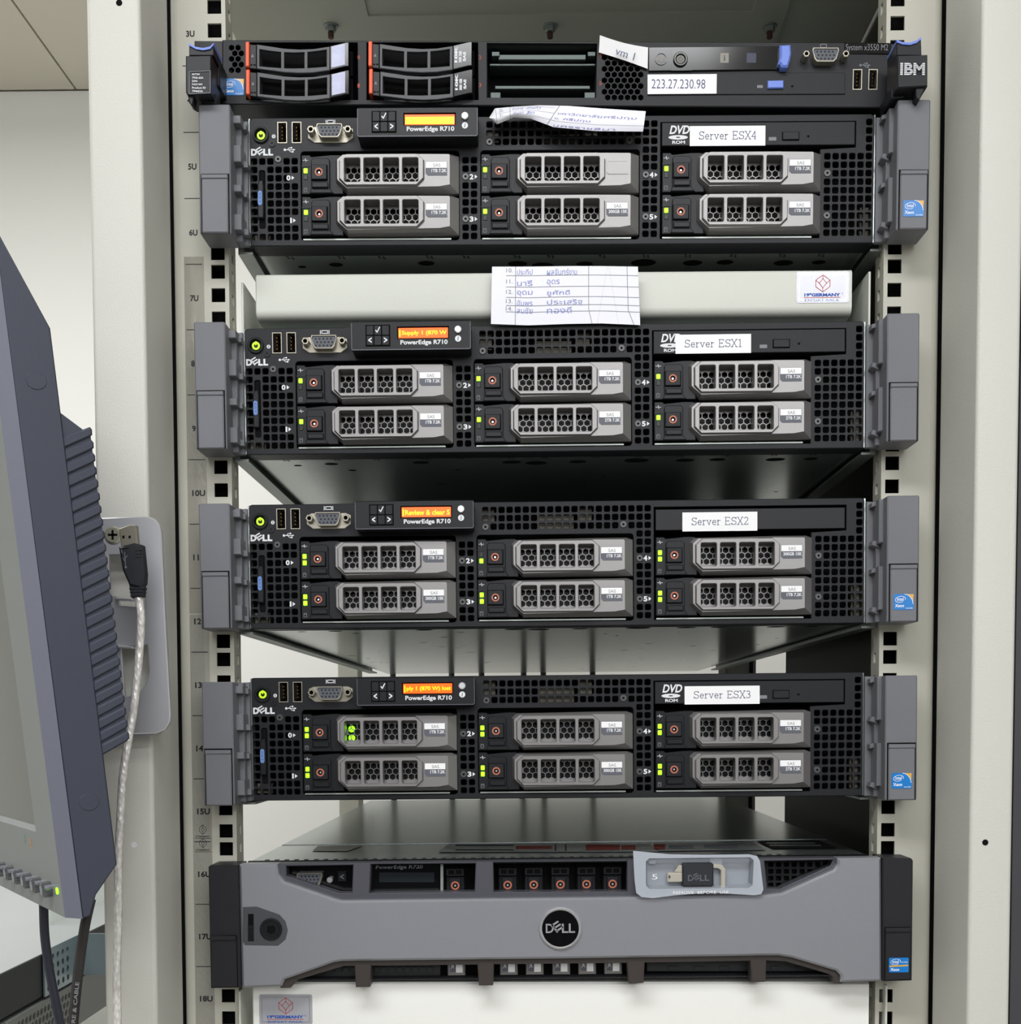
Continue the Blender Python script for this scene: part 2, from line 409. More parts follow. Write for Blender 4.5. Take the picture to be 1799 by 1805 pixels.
BAYN = (('0', 68, 102), ('1', 70, 174.5), ('2', 386, 102), ('3', 386, 173.8), ('4', 697.5, 100.6), ('5', 697.5, 171.8))
def bay_number(t):
    def fn(b): b.text(t, (-.1 if t == '1' else -1.6), -1.8, 1.1, 1.8, 0, .04); b.cap([(1.9, -1.4), (3.8, 0), (1.9, 1.4)], 0)
    return fn
def status_symbol(b):
    y = FY-.06
    b.ring(U(42.3), V(31.5), .7, 1.3, y, y+.05, 12); b.stroke([(U(40.6), V(31.5)), (U(44), V(31.5))], .4, y)
def power_button(b):
    x, z = U(20), V(29.5)
    b.ring(x, z, 4.0, 5.6, FY-1.6, FY+1, 24, ch=.5, mi=0)
    b.prism(circ(U(39.7), V(44.1), 2.2, 12), FY-.6, FY, [circ(U(39.7), V(44.1), .8, 8)], mi=0)
    b.prism(circ(x, z, 4.1, 24), FY+1.2, FY+3, mi=1)
    b.prism(circ(x, z, 2.9, 20), FY+.4, FY+1.3, [circ(x, z, 1.5, 12)], ch=.3, mi=1)
def power_light(b):
    x, z = U(20), V(29.5)
    b.ring(x, z, 1.45, 2.75, FY+.1, FY+.6, 20); b.box(x-.4, x+.4, FY+.0, FY+.5, z+.4, z+3.0)
def usb_socket(b, w=6.6, h=14.2):
    b.prism(rect(-w/2, -h/2, w/2, h/2), -.4, 9, [rect(-w/2+.55, -h/2+.55, w/2-.55, h/2-.55)], mi=0)
    b.cap(rect(-w/2, -h/2, w/2, h/2), 8.5, mi=1)
    b.box(-w/2+1.3, -w/2+2.9, .3, 8, -h/2+2, h/2-1.5, mi=1)
    for k in range(4): b.box(-w/2+2.9, -w/2+3.2, .8, 6, -h/2+3+k*2.5, -h/2+3.8+k*2.5, mi=2)
def vga_shape(w, h, r, sl=1.6):
    return [(-w/2+r*.3, h/2), (w/2-r*.3, h/2), (w/2, h/2-r), (w/2-sl, -h/2+r), (w/2-sl-r, -h/2), (-w/2+sl+r, -h/2), (-w/2+sl, -h/2+r), (-w/2, h/2-r)]
def vga_plate(b, plate=True):
    if plate: b.prism([(-15.5, 3.2), (-12, 4.8), (12, 4.8), (15.5, 3.2), (15.5, -2.8), (11, -6), (-11, -6), (-15.5, -2.8)], -.8, 0, ch=.3, mi=0)
    b.prism(vga_shape(18.2, 9.4, 1.8), -6, 0, [vga_shape(16.8, 8.0, 1.6)], ch=.3, mi=0)
    b.prism(vga_shape(16.8, 8.0, 1.6), -5.2, -1, mi=1)
    for r in range(3):
        for c in range(5): b.cap(circ(-5.5+c*2.6+(r % 2)*.9, 2.2-r*2.3, .72, 8), -5.25, mi=2)
def hexscrew(b, x, z, r=2.7, L=6):
    b.prism(circ(x, z, r, 6), -L, 0, [circ(x, z, r*.55, 12)], ch=.3, mi=0); b.cap(circ(x, z, r*.56, 12), -L+2.5, mi=1)
def display(b, full):
    x0, x1, z0, z1, y = U(192.8), U(397.8), V(51.5), V(3.2), -19
    sx0, sx1, sz0, sz1 = U(273.5), U(358.5), V(31), V(14)
    b.prism(rr(x0, z0, x1, z1, 1.2, 2), y, FY, [rect(sx0-.8, sz0-.8, sx1+.8, sz1+.8)], ch=.35, mi=0)
    b.prism(rr(x0, z0, x1, z1, 1.2, 2), y-.25, y+.1, [rr(x0+.5, z0+.6, x1-.5, z1+.6, .8, 2)], mi=2)
    b.prism(rect(sx0-.8, sz0-.8, sx1+.8, sz1+.8), y+1.2, y+3, mi=1)
    for k in range(6): b.cap([(x0+6+k*13, z0-.02), (x0+9+k*13, z0-.02), (x0+9+k*13, z0+.3), (x0+6+k*13, z0+.3)], y+14, mi=1)
    ty = y-.08
    b.text('PowerEdge R710', U(277), V(44.8), U(358), V(34.8), ty, .03, mi=3)
    cx, cz = U(376), V(33.5); b.cap(circ(cx, cz, 2.1, 14), ty, mi=3); b.text('i', cx-.4, cz-1.3, cx+.4, cz+1.3, ty-.05, .03, shear=.2, mi=1)
def display_buttons(b):
    y = -19.9; x0, x1 = U(218.5), U(258.5); w = (x1-x0)/3; z1, z0 = V(10), V(44); h = (z1-z0)/2
    b.prism(rect(x0-.5, z0-.5, x1+.5, z1+.5), y+.75, y+1.2, mi=1)
    for i in range(3):
        for j in range(2): b.prism(rr(x0+w*i+.2, z0+h*j+.2, x0+w*(i+1)-.2, z0+h*(j+1)-.2, .5, 2), y, y+1, ch=.25, mi=0)
    b.text('<', x0+w*.28, z0+h*.25, x0+w*.72, z0+h*.8, y-.05, .03, mi=2); b.text('>', x0+w*2.28, z0+h*.25, x0+w*2.72, z0+h*.8, y-.05, .03, mi=2)
    b.stroke([(x0+w*1.25, z0+h*1.5), (x0+w*1.42, z0+h*1.3), (x0+w*1.75, z0+h*1.8)], .7, y-.05, 2)
def display_knob(b): b.prism(circ(U(376), V(18.5), 2.5, 16), -20.6, -19, ch=.5)
def lcd(msg):
    def fn(b):
        x0, x1, z0, z1 = U(273.5), U(358.5), V(31), V(14)
        b.prism(rect(x0, z0, x1, z1), -18.2, -17, mi=0)
        if msg is None: b.cap(rect(x0+.4, z0+.4, x1-.4, z1-1.6), -18.3, mi=1)
        elif msg:
            b.text(msg, x0+2.2, z0+1.3, x1-.8, z1-1.8, -18.3, .035, mi=1); b.cap(rect(x0+.5, z0+.8, x0+1.5, z1-1.3), -18.3, mi=1)
    return fn
def est_tag(b):
    x = U(21.5); b.box(x-1.9, x+1.9, FY+.8, 8, V(187), V(90), mi=1)
    b.prism([(x-2.8, V(172)), (x+1.2, V(172)), (x+1.4, V(160)), (x+1.4, V(118)), (x+1.0, V(108)), (x-1.6, V(108)), (x-2.8, V(116))], FY-2.5, FY+.8, ch=.6, mi=0)
    b.prism(rr(x-2.6, V(151), x+.4, V(126), 1.4, 4), FY-2.8, FY-2.4, ch=.2, mi=2)
    b.text('EST', x-1.7, V(148), x-.4, V(130), FY-2.85, .01, rot=-90, mi=3)
    b.box(x-1.3, x+1.3, FY-.3, FY+1.5, V(108), V(92), mi=1)
def DX(a): return a*K
def DZ(v): return -v*K
HEXF = [(66.7, 16.7), (79, 5.6), (201.5, 5.6), (214, 16.7), (214, 48.6), (201.5, 61), (79, 61), (66.7, 48.6)]
WINS = [(76.5, 103.7), (110, 137), (143.2, 170.3), (176.5, 203.6)]
def P(l): return [(DX(a), DZ(c)) for a, c in l]
def drive_body(b):
    b.prism(P([(0, 67.5), (0, 1), (14, 1), (17, 4), (50, 1), (66, 1), (72, 4), (72, 67.5)]), FY-1.5, 14, ch=.4, mi=0)
    b.prism(rect(DX(60), DZ(67), DX(272), DZ(2)), 5, 14, mi=0)
    b.prism(P([(17, 60), (17, 12), (20, 8), (46, 8), (49.5, 12), (49.5, 60), (56, 67), (56, 67.4), (14, 67.4)]), FY-3.2, FY-1.4, ch=.5, mi=0)
    b.prism(P([(19, 59.5), (19, 50.5), (47, 50.5), (47, 59.5)]), FY-5, FY-3, ch=.5, mi=0)
    b.prism(P([(0, 21.5), (0, 19), (14.5, 19), (14.5, 21.5)]), FY-1.9, FY-1.4, mi=0)
    b.box(DX(263), DX(271), -1, 5, DZ(66), DZ(8), mi=0)
    y = FY-1.6
    x, z = DX(7), DZ(10); b.stroke([(x-1.8, z), (x-.5, z), (x, z+1.3), (x+.1, z-1.2), (x+.6, z), (x+1.8, z)], .3, y, 1)
    x, z = DX(6.5), DZ(60); b.stroke([(x-1, z+1.2), (x+1, z+1.2), (x+1, z-1.3), (x-1, z-1.3), (x-1, z+1.2)], .3, y, 2); b.stroke([(x-1, z+.4), (x+1, z+.4)], .25, y, 2)
def drive_button(b):
    b.prism(rect(DX(17), DZ(47), DX(46), DZ(20)), FY-3.4, FY-3.1, mi=1)
    b.prism(rr(DX(18.2), DZ(45.8), DX(44.8), DZ(21), .6, 2), FY-5.2, FY-3.2, [circ(DX(31.3), DZ(33.6), 1.5, 14)], ch=.4, mi=0)
    b.cap(circ(DX(31.3), DZ(33.6), 1.6, 14), FY-3.6, mi=1); b.prism(circ(DX(31.3), DZ(33.6), .75, 8), FY-4.2, FY-3.5, mi=3)
    b.ring(DX(31.3), DZ(33.6), 1.75, 2.75, FY-5.45, FY-5.1, 20, mi=2)
def drive_handle(b):
    base = ccw(P([(58.5, 10), (66, 3), (208, 1), (262, 1), (272.5, 5), (272.5, 67.5), (240, 67.8), (80, 67.8), (60, 50), (58.5, 46)]))
    top = ccw(P([(63.5, 14), (73, 6), (208, 5.5), (256, 6), (257.5, 8), (257.5, 57), (240, 60), (80, 62.5), (66, 50), (63.5, 47)]))
    wins = [rr(DX(a), DZ(53.8), DX(c), DZ(14), .9, 2) for a, c in WINS]
    y0, y1, y2 = FY-6.2, FY-8.6, FY-.8
    b.wall(top, y0, y2, l2=base)
    b.cap(top, y0, [ccw(P(HEXF))])
    fr = inset(P(HEXF), .9)
    b.wall(fr, y1, y0, l2=ccw(P(HEXF))); b.cap(fr, y1, [inset(w, -.35) for w in wins])
    for w in wins: w = ccw(w); b.wall(inset(w, -.35), y1, y1+.4, hole=True, l2=w); b.wall(w, y1+.4, 0, hole=True)
    b.wall(base, y2, 0)
def drive_mesh(b):
    x0, x1, z0, z1 = DX(73), DX(207), DZ(56), DZ(11); R = 2.55; hs = []
    px, pz = R*math.sqrt(3), R*1.5; j = 0; z = z0+1.2
    while z < z1+R:
        x = x0+(j % 2)*px/2
        while x < x1+R:
            h = circ(x, z, R-.33, 6, a0=math.pi/6)
            if min(p[0] for p in h) > x0+.05 and max(p[0] for p in h) < x1-.05 and min(p[1] for p in h) > z0+.05 and max(p[1] for p in h) < z1-.05: hs.append(h)
            x += px
        z += pz; j += 1
    b.prism(rect(x0, z0, x1, z1), -.6, .4, hs, back=False)
def drive_label(t):
    def fn(b):
        y = FY-6.5
        b.prism([(DX(216), DZ(38)), (DX(220), DZ(42)), (DX(253), DZ(42)), (DX(253), DZ(18.5)), (DX(216), DZ(18.5))], y, y+.3, mi=1 if t else 4)
        if t:
            b.cap(rect(DX(216.4), DZ(29.5), DX(252.6), DZ(19)), y-.05, mi=0)
            b.text('SAS', DX(229), DZ(27.6), DX(241.5), DZ(22.3), y-.1, mi=3); b.text(t, DX(226) if len(t) < 9 else DX(220), DZ(37), DX(252.3), DZ(31.3), y-.05, .03, mi=2)
        else: b.prism(rr(DX(217), DZ(41), DX(252), DZ(19.5), .8, 2), y-.15, y+.1, [rr(DX(218.2), DZ(40), DX(250.8), DZ(20.5), .6, 2)], mi=4)
    return fn
def led(b): b.prism(rr(-1.35, -1.6, 1.35, 1.6, .4, 2), -.5, .2, ch=.2)
def ear_left(b):
    b.prism(rr(-241, -1.6, -220, 82.6, 1, 2), -30, -4, ch=.8)
    b.prism([(-241, 0), (-213.9, 0), (-213.9, 83), (-240, 82)], -4.5, 0, ch=.3)
    b.prism(rect(-222, 0, -216.5, 82), -12, -4, ch=.3)
    for z0, z1 in ((74.8, 80), (49.6, 60.6), (29.9, 34.6), (4.7, 15.2)):
        b.box(-220.5, -215.2, -20, -4, z0, z1, ch=.4); b.prism([(-216, z0), (-212.6 if z1-z0 > 6 else -213.5, z0), (-212.6 if z1-z0 > 6 else -213.5, z0+3.4), (-216, z0+4.5)], -11, -4)
def latch_left(b):
    b.box(-239.9, -220.9, -30.2, -29, -1.2, 37.4, mi=1)
    b.prism(rr(-239.2, -1.4, -221.6, 36.4, .7, 2), -31.4, -29, ch=.7, mi=0); b.prism([(-239.2, 33.6), (-221.6, 33.6), (-221.6, 36.4), (-239.2, 36.4)], -32.2, -31, ch=.5, mi=0)
def ear_right(b):
    b.prism(rr(221, -1.6, 242.4, 82.6, 1, 2), -30, -4, ch=.8)
    b.prism([(213.9, 0), (242, 0), (241, 82), (213.9, 83)], -4.5, 0, ch=.3)
    b.prism([(218.5, 0), (222, 0), (222, 82), (218.5, 82)], -12, -4, ch=.3)
    for z0, z1 in ((52.6, 82), (7.5, 37)):
        b.box(218.2, 222, -20, -4, z0, z1, ch=.6)
        b.prism([(215, z0-.5), (220, z0-2.5), (221, z0+2), (216, z0+2.5)], -14, -4, ch=.4); b.prism([(215.5, z1-4), (219, z1-3), (219, z1), (215.5, z1-1)], -12, -4, ch=.3)
def latch_right(b):
    b.box(222.2, 241.6, -30.2, -29, -1.2, 37.4, mi=1)
    b.prism(rr(223, -1.4, 240.8, 36.4, .7, 2), -31.4, -29, ch=.7, mi=0); b.prism([(223, 33.6), (240.8, 33.6), (240.8, 36.4), (223, 36.4)], -32.2, -31, ch=.5, mi=0)
def chassis(b):
    b.box(-213.6, -212.6, -2.6, 4, .5, 85.5, mi=0); b.box(212.6, 213.6, -2.6, 4, .5, 85.5, mi=0)
    b.box(-212, 212, 16.2, 860, .9, 85.2, mi=0)
    rnd = random.Random(3)
    b.T = Matrix.Rotation(math.radians(90), 4, 'X') @ Matrix.Identity(4)
    def disc(x, y, rx, ry, n=12): # flush dark hole in the underside
        b.T = None; pts = circ(x, y, rx, n, ry); b.add([(p[0], p[1], .84) for p in pts], [tuple(range(n))[::-1]], mi=1)
    for x, y, r in ((-160, 36, 5), (-148, 60, 3), (-95, 34, 6), (-70, 62, 2.5), (-30, 36, 7), (-12, 40, 8), (18, 37, 6), (60, 35, 9), (95, 36, 7), (118, 35, 6), (160, 37, 7), (185, 36, 5), (-185, 40, 3)): disc(x, y, r, r*.8)
    for i in range(46): disc(rnd.uniform(-200, 200), rnd.uniform(70, 800), rnd.choice((1.2, 2, 3.5)), rnd.choice((1.2, 2)), 8)
    for i in range(13):
        x = -190+i*31+rnd.uniform(-5, 5)
        for dx, dy in ((0, 0), (3, 1), (.5, 3), (3.4, 4)): disc(x+dx, 20+dy, 1.1, .9, 6)
    b.T = None
def slide(sg):
    def fn(b):
        a, c = (-223, -219) if sg < 0 else (219, 223)
        b.box(a, c, 4, 740, 8, 50); b.box(min(a, c)+(3 if sg < 0 else -6), max(a, c)+(6 if sg < 0 else -3), 4, 740, -3, -1.5); b.box(a, c, 4, 740, -3, 8)
    return fn
def rear_light_block(b):  # dark boxes added behind the chassis to block light from the rear
    b.box(-205, 210, 864, 882, -34, 84, ch=2); b.box(-205, 150, 884, 900, -20, 60, ch=2)
def optical(kind):
    def fn(b):
        x0, x1, z0, z1 = U(714), U(1046), V(52.5), V(13.5)
        if kind == 'blank': x0 = U(715); b.prism(rect(x0, z0, x1, z1-1), FY+.6, 14, ch=.3, mi=0); return
        b.prism(rect(x0, z0, x1, z1), FY-.8, 14, ch=.35, mi=0)
        y = FY-.86
        b.text('DVD', U(727), V(33), U(762), V(18.5), y, .03, shear=.25, mi=1)
        b.prism(circ(U(742), V(38.5), 6.6, 20, 1.5), y, y+.05, [circ(U(742), V(38.5), 1.6, 10, .4)], mi=1)
        b.text('ROM', U(732), V(49.5), U(754), V(44), y, .03, mi=1)
        b.prism(rr(U(898), V(45), U(911), V(39), .3), y-.05, y+.1, mi=2); b.cap(circ(U(966), V(38), .9, 10), y, mi=3)
        b.prism(rect(U(920.5), V(45.5), U(950.5), V(30)), y, y+.1, mi=3)
    return fn
def eject(b): b.prism(rr(U(921.5), V(44.5), U(949.5), V(31), .5), FY-2, FY, ch=.4)
def name_label(s, x0, x1, v0, v1, tilt=0):
    def fn(b):
        y = FY-1.15 if not s.endswith('2') else FY+.3
        b.prism(rect(x0, v0, x1, v1), y, y+.2, mi=0); w, h = x1-x0, v1-v0
        serif(b, s, x0+w*.12, v0+h*.33, x1-w*.12, v0+h*.72, y-.06, .42, mi=1)
    return fn
def bay_sill(b):
    for a, c in ((92, 350), (404, 662), (716, 974)): b.box(U(a), U(c), FY+.5, 10, V(208), V(205.5))
def build_server(tagname, X, Z, rollang, msg, label, drives, leds, opt='dvd', sticker=True, extra=False, ear=EARG, lab=(762, 893), labv=(22, 55)):
    t = thing('rack_server', label, 'server', (X*.001, 0, Z0+Z*.001), (0, -rollang, 0))
    part('chassis', chassis, [ZINC, DARK], t, 'chas'); part('faceplate', faceplate, [BLACK, DARK, mat('inner_parts', (120, 116, 102), .6)], t, 'face')
    for u, v in SCREWS: part('screw', screw, [SCREWM, DARK], t, 'scr', (U(u), FY, V(v)))
    part('brand_lettering', lambda b: dell(b, U(2.5), V(64), U(41), V(52.5), FY-.06), PRINTW, t, 'dellm')
    part('socket_symbol', lambda b: usb_mark(b, U(69.7), V(54.4), 3.2, FY-.06), PRINTW, t, 'usbm'); part('socket_symbol', screen_symbol, PRINTW, t, 'scrm')
    part('status_symbol', status_symbol, PRINTW, t, 'stm')
    for n, u, v in BAYN: part('bay_number', bay_number(n), PRINTW, t, 'bay'+n, (U(u), FY-.06, V(v)))
    part('drive_bay_sill', bay_sill, ZINCR if opt != 'dark' else BLACK, t, 'sill')
    pb = part('power_button', power_button, [BLACK2, BLACK], t, 'pb'); part('indicator_light', power_light, LEDY, pb, 'pbl', label='glowing yellow-green ring')
    for u in (57.3, 82.3): part('usb_socket', usb_socket, [NICKEL, DARK, GOLD], t, 'usb', (U(u), FY, V(25.5)))
    vg = part('vga_socket', vga_plate, [NICKEL, VGAB, PRINTK], t, 'vga', (U(141.3), FY, V(28.5)))
    for d in (-1, 1): part('hex_screw', lambda b: hexscrew(b, 0, 0), [NICKEL, DARK], vg, 'hxs', (d*12.6, -.8, .5))
    dp = part('display_panel', lambda b: display(b, False), [BLACK2, DARK, BEZELD, PRINTW], t, 'disp')
    part('control_button', display_buttons, [BLACK, DARK, PRINTW], dp, 'dbtn'); part('select_knob', display_knob, CHROME, dp, 'dknob')
    part('screen', lcd(msg), [LCDO, LCDY if msg else LCDF], dp, None, label='lit orange display')
    part('service_tag', est_tag, [BLACK2, DARK, ESTB, PRINTN], t, 'est')
    for i in range(6):
        u0 = (91, 402, 715)[i//2]; v0 = (64, 134.5)[i % 2]
        if i//2 == 2: u0 = 715
        d = part('hard_drive', drive_body, [BLACK2, PRINTW, PRINTG], t, 'dbody', (U(u0), 0, V(v0)))
        part('release_button', drive_button, [BLACK, DARK, ORANGE, CHROME], d, 'dbut')
        part('handle', drive_handle, SILVER, d, 'dhan', label='silver handle with four windows')
        part('vent_mesh', drive_mesh, SILVER, d, 'dmesh')
        part('drive_label', drive_label(drives[i]), [WHITE, LABG, PRINTW, PRINTG, SILVER], d, 'dlab%s' % drives[i])
        for k, vv in enumerate((28, 39.2)):
            on = leds[i][k]
            part('status_light', led, LEDG if on else LEDOFF, d, 'led%d' % on, (DX(7), FY-1.5, DZ(vv)))
        if extra and i == 0:
            for vv in (28, 44): part('indicator_light', lambda b: b.prism(circ(0, 0, 2.3, 12), 0, 1.5), LEDG, d, 'inled', (DX(84), 2.5, DZ(vv)))
    od = part('optical_drive', optical(opt), [BLACK2 if opt == 'blank' else BLACK, PRINTW, PRINTG, DARK], t, 'opt'+opt)
    if opt != 'blank': part('eject_button', eject, BLACK, od, 'ej')
    x0, x1 = U(lab[0]), U(lab[1])
    part('name_label', name_label('Server '+tagname, x0, x1, V(labv[1]), V(labv[0])), [WHITE, PRINTN], t, None, label='white label reading Server '+tagname)
    el = part('mounting_ear', ear_left, ear, t, 'earl'+ear.name); part('latch', latch_left, [ear, DARK], el, 'latl'+ear.name)
    er = part('mounting_ear', ear_right, ear, t, 'earr'+ear.name); part('latch', latch_right, [ear, DARK], er, 'latr'+ear.name)
    if sticker: part('processor_sticker', lambda b: xeon_sticker(b, 225, 6.5, 238.5, 17, -31.7), [STB, STY, WHITE], er, 'xeon')
    for sg in (-1, 1): part('slide_rail', slide(sg), ZINCR, t, 'slide%d' % sg)
    if tagname in ('ESX1', 'ESX4'): part('rear_light_block', rear_light_block, DARK, t, 'rblock', label='dark stand-in for a cable arm, added to block rear light')
    return t
A, B3, C15 = '1TB 7.2K', '2TB 7.2K', '300GB 15K'
build_server('ESX4', 3.8, -79.9, -.003, None, 'two-unit server labelled Server ESX4, directly under the one-unit server',
             [A, A, None, C15, A, A], [(1, 0)]*6, lab=(762, 892), labv=(20, 53.5))
build_server('ESX1', -.9, -219.9, .005, 'Supply 1 (870 W', 'two-unit server labelled Server ESX1, below the upper cream shelf',
             [A, A, A, B3, A, B3], [(1, 0)]*6, sticker=False, lab=(752, 883), labv=(20.5, 53))
build_server('ESX2', .6, -339.9, .006, 'Review & clear S', 'two-unit server labelled Server ESX2, with a blank optical slot',
             [A, C15, A, A, C15, A], [(1, 1), (1, 1), (0, 1), (1, 1), (1, 1), (1, 1)], opt='blank')
build_server('ESX3', .8, -459.8, .006, 'ply 1 (870 W) lost', 'two-unit server labelled Server ESX3, just above the wide grey bezel',
             [A, A, A, C15, A, B3], [(1, 1)]*6, extra=True, lab=(766, 898), labv=(22, 54))
# ================================================================== traced outlines in a thing's own frame
def frame_of(t):
    M = (Matrix.Translation(t.location) @ t.rotation_euler.to_matrix().to_4x4()).inverted()
    def L(px, py, Y=-3):
        q = M @ at(px, py, Y); return (q.x*1000, q.z*1000)
    return L
def tr(L, pts, Y): return [L(a, c, Y) for a, c in pts]
# ================================================================== one-unit server at the top
t = thing('rack_server', 'black one-unit server with blue-tipped ears, topmost in the rack', 'server', (-.0003, 0, Z0+.0127), (0, .0145, 0))
L = frame_of(t)
FY1 = -3.0
def hexes(L, x0, y0, x1, y1, R=5.3, px=11.7, pz=13.4/1.32, shift=0):
    hs = []; j = 0; y = y0+R
    while y <= y1-R+1.5:
        x = x0+R+(px/2 if (j+shift) % 2 else 0)
        while x <= x1-R+1.5:
            c = L(x, y, FY1); hs.append(circ(c[0], c[1], R/2.62, 6, a0=math.pi/6)); x += px
        y += pz; j += 1
    return hs
def ibm_face(b):
    hs = hexes(L, 403, 79, 430, 131, 5.0, 11.4, 9.9) + hexes(L, 1060, 96, 1134, 183, 5.1, 11.6, 10.1)
    hs += [ccw(tr(L, q, FY1)) for q in ([(434, 75), (630, 75), (631, 176), (434, 176)], [(646, 75), (842, 75), (843, 176), (646, 176)], [(858, 76), (1052, 77), (1050, 172), (858, 172)])]
    for px in (1510.5, 1538):
        c = L(px, 140.5, -3); hs.append(rect(c[0]-3, c[1]-6.7, c[0]+3, c[1]+6.7))
    b.prism([(-227, 0), (227, 0), (227, 43), (-227, 43)], FY1, 0, hs, ch=.6, hch=.2, mi=0)
    b.prism(rect(-227, 0, 227, 43), 0, 22, [rect(-226, 1, 226, 42)], mi=0)
    b.prism(rect(-226, 1, 226, 42), 18, 20, [ccw(tr(L, [(858, 76), (1052, 77), (1050, 172), (858, 172)], FY1))], mi=1)
part('faceplate', ibm_face, [BLACK, DARK], t)
def ibm_chassis(b):
    b.prism(rect(-220, .6, 220, 42.5), 22.5, 700, mi=0)
part('chassis', ibm_chassis, [ZINC], t)
def ibm_bay(b):
    q = tr(L, [(858, 76), (1052, 77), (1050, 172), (858, 172)], FY1)
    b.wall(q, FY1+.5, 150, hole=True, mi=0); b.cap(q, 21.8, mi=1)
    for a, y0, y1, c, d, m in ((878, 88, 97, 1033, 3, 0), (862, 100, 104, 1050, 6, 0), (872, 147, 153, 1040, 0, 0), (864, 160, 171, 882, -1, 0), (1030, 160, 171, 1049, -1, 0), (866, 84, 92, 880, 2, 0), (1036, 84, 92, 1050, 2, 0)):
        b.prism(ccw(tr(L, [(a, y0), (c, y0), (c, y1), (a, y1)], FY1)), d, 20, ch=.3, mi=m)
part('open_bay', ibm_bay, [mat('bay_steel', (78, 86, 84), .45, metal=.6), DARK, ZINCR], t, label='empty open drive bay')
k2 = 1/2.65
def Q(a, c): return ((a-649)*k2, -(c-72)*k2)
def Ql(l): return [Q(a, c) for a, c in l]
TOPC = [(669, 76), (690, 79), (718, 83), (745, 84.5), (772, 83.5), (801, 79)]
BOTC = [(669, 119), (690, 121.5), (718, 125), (745, 126.3), (772, 125.3), (801, 121)]
def ibm_drive(b): b.prism(Ql([(648, 117), (648, 74), (838, 74), (838, 117)]), 2, 17, mi=0)
def ibm_bar(b): b.prism(rr(*Q(649, 115.5), *Q(655.8, 72), .6, 2), -9, 0, ch=.5)
def ibm_panel(b):
    b.prism(ccw(Ql([(656, 117), (656, 75), (668, 76), (668, 118.5)])), -7.6, 0, ch=.3, mi=0)
    b.cap(ccw(Ql([(658.5, 98), (663.5, 98), (661, 92)])), -7.7, mi=1)
    for a in (657.5, 663): b.cap(ccw(Ql([(a, 112.5), (a+3.5, 112.5), (a+3.5, 110), (a, 110)])), -7.7, mi=2)
def ibm_handle(b):
    wins = []
    for a, c in ((674, 713), (718.6, 755), (760.6, 795)):
        f = lambda x: 84+6.5*math.sin(math.pi*(x-669)/132); g = lambda x: 114+4*math.sin(math.pi*(x-669)/132)
        m = (a+c)/2; wins.append(ccw(Ql([(a, g(a)), (a, f(a)), (m, f(m)), (c, f(c)), (c, g(c)), (m, g(m))])))
    b.prism(ccw(Ql(TOPC+BOTC[::-1])), -8.5, -6.3, wins, ch=.4, hch=.2)
    for a in (670, 797): b.prism(ccw(Ql([(a, 84), (a+4, 84), (a+4, 116), (a, 116)])), -6.3, 2)
def ibm_lab(txt):
    def fn(b):
        b.prism(ccw(Ql([(801.3, 79), (829, 72.5), (835, 72), (835, 114), (829, 114.5), (801.3, 121)])), -8.8, 0, ch=.4, mi=0)
        if txt:
            for a, s, y0, y1 in ((804, '10K', 80, 109), (811.5, '300 GB', 89, 109), (819, 'SAS', 90, 107)):
                b.text(s, *Q(a, y1), *Q(a+5, y0), -8.9, .05, rot=90, mi=1)
        else: b.prism(ccw(Ql([(804, 80.5), (828, 75), (828, 112), (804, 117)])), -9, -8.7, mi=2)
    return fn
HOLO = mat('foil_label', (128, 130, 146), .38, metal=.6, var=.35, vscale=160)
for i, (dx, dy) in enumerate(((-216.7, 1), (-216, 50), (0, 0), (1, 48.7))):
    q = L(649+dx, 72+dy, -9); d = part('hard_drive', ibm_drive, [DARK], t, 'idr', (q[0], 0, q[1]))
    part('eject_bar', ibm_bar, ORBAR, d, 'ibar', label='orange bar'); part('status_panel', ibm_panel, [BLACK2, PRINTG, DARK], d, 'ipan')
    part('handle', ibm_handle, mat('handle_grey', (66, 67, 71), .42, bump=.1, bscale=1500), d, 'ihan', label='dark grey curved handle with three windows'); part('drive_label', ibm_lab(i > 1), [GLOSSB, PRINTW, HOLO], d, 'ilab%d' % (i > 1))
for s, px, py in (('0', 632, 101), ('1', 632, 151), ('2', 846, 101), ('3', 846, 150), ('4', 1058, 97), ('5', 1058, 147)):
    q = L(px, py, FY1); part('bay_number', lambda b, s=s: b.text(s, -.8, -1.3, .8, 1.3, FY1-.06, .02), PRINTO, t, None, (q[0], 0, q[1]))
x0, z0 = L(392, 168); x1, z1 = L(430, 139)
part('processor_sticker', lambda b: xeon_sticker(b, x0, z0, x1, z1, FY1-.3), [STB, STY, WHITE], t)
def op_panel(b):
    b.prism(ccw(tr(L, [(1143, 83), (1374, 81), (1374, 122), (1143, 125)], -4.5)), -4.5, FY1, ch=.3, mi=0)
    b.prism(ccw(tr(L, [(1183, 85), (1219, 84.5), (1219, 124), (1183, 124.5)], -4.8)), -4.8, -4.5, mi=0)
    c = L(1165, 103, -5); b.ring(c[0], c[1], 3.4, 4.3, -5.0, -4.4, 18, mi=0)
    for k in range(-2, 3): b.box(c[0]+k*1.1-.22, c[0]+k*1.1+.22, -4.75, -4.4, c[1]-2.4+abs(k)*.4, c[1]+2.4-abs(k)*.4, mi=1)
    for px, w, m in ((1276.5, 7.5, 1), (1324, 8.5, 2)):
        c = L(px, 102, -4.6); b.cap(rect(c[0]-w/2.62, c[1]-3.2, c[0]+w/2.62, c[1]+3.2), -4.56, mi=m)
    c = L(1276.5, 102, -4.6); b.text('i', c[0]-.5, c[1]-2, c[0]+.5, c[1]+1.8, -4.6, .02, mi=0)
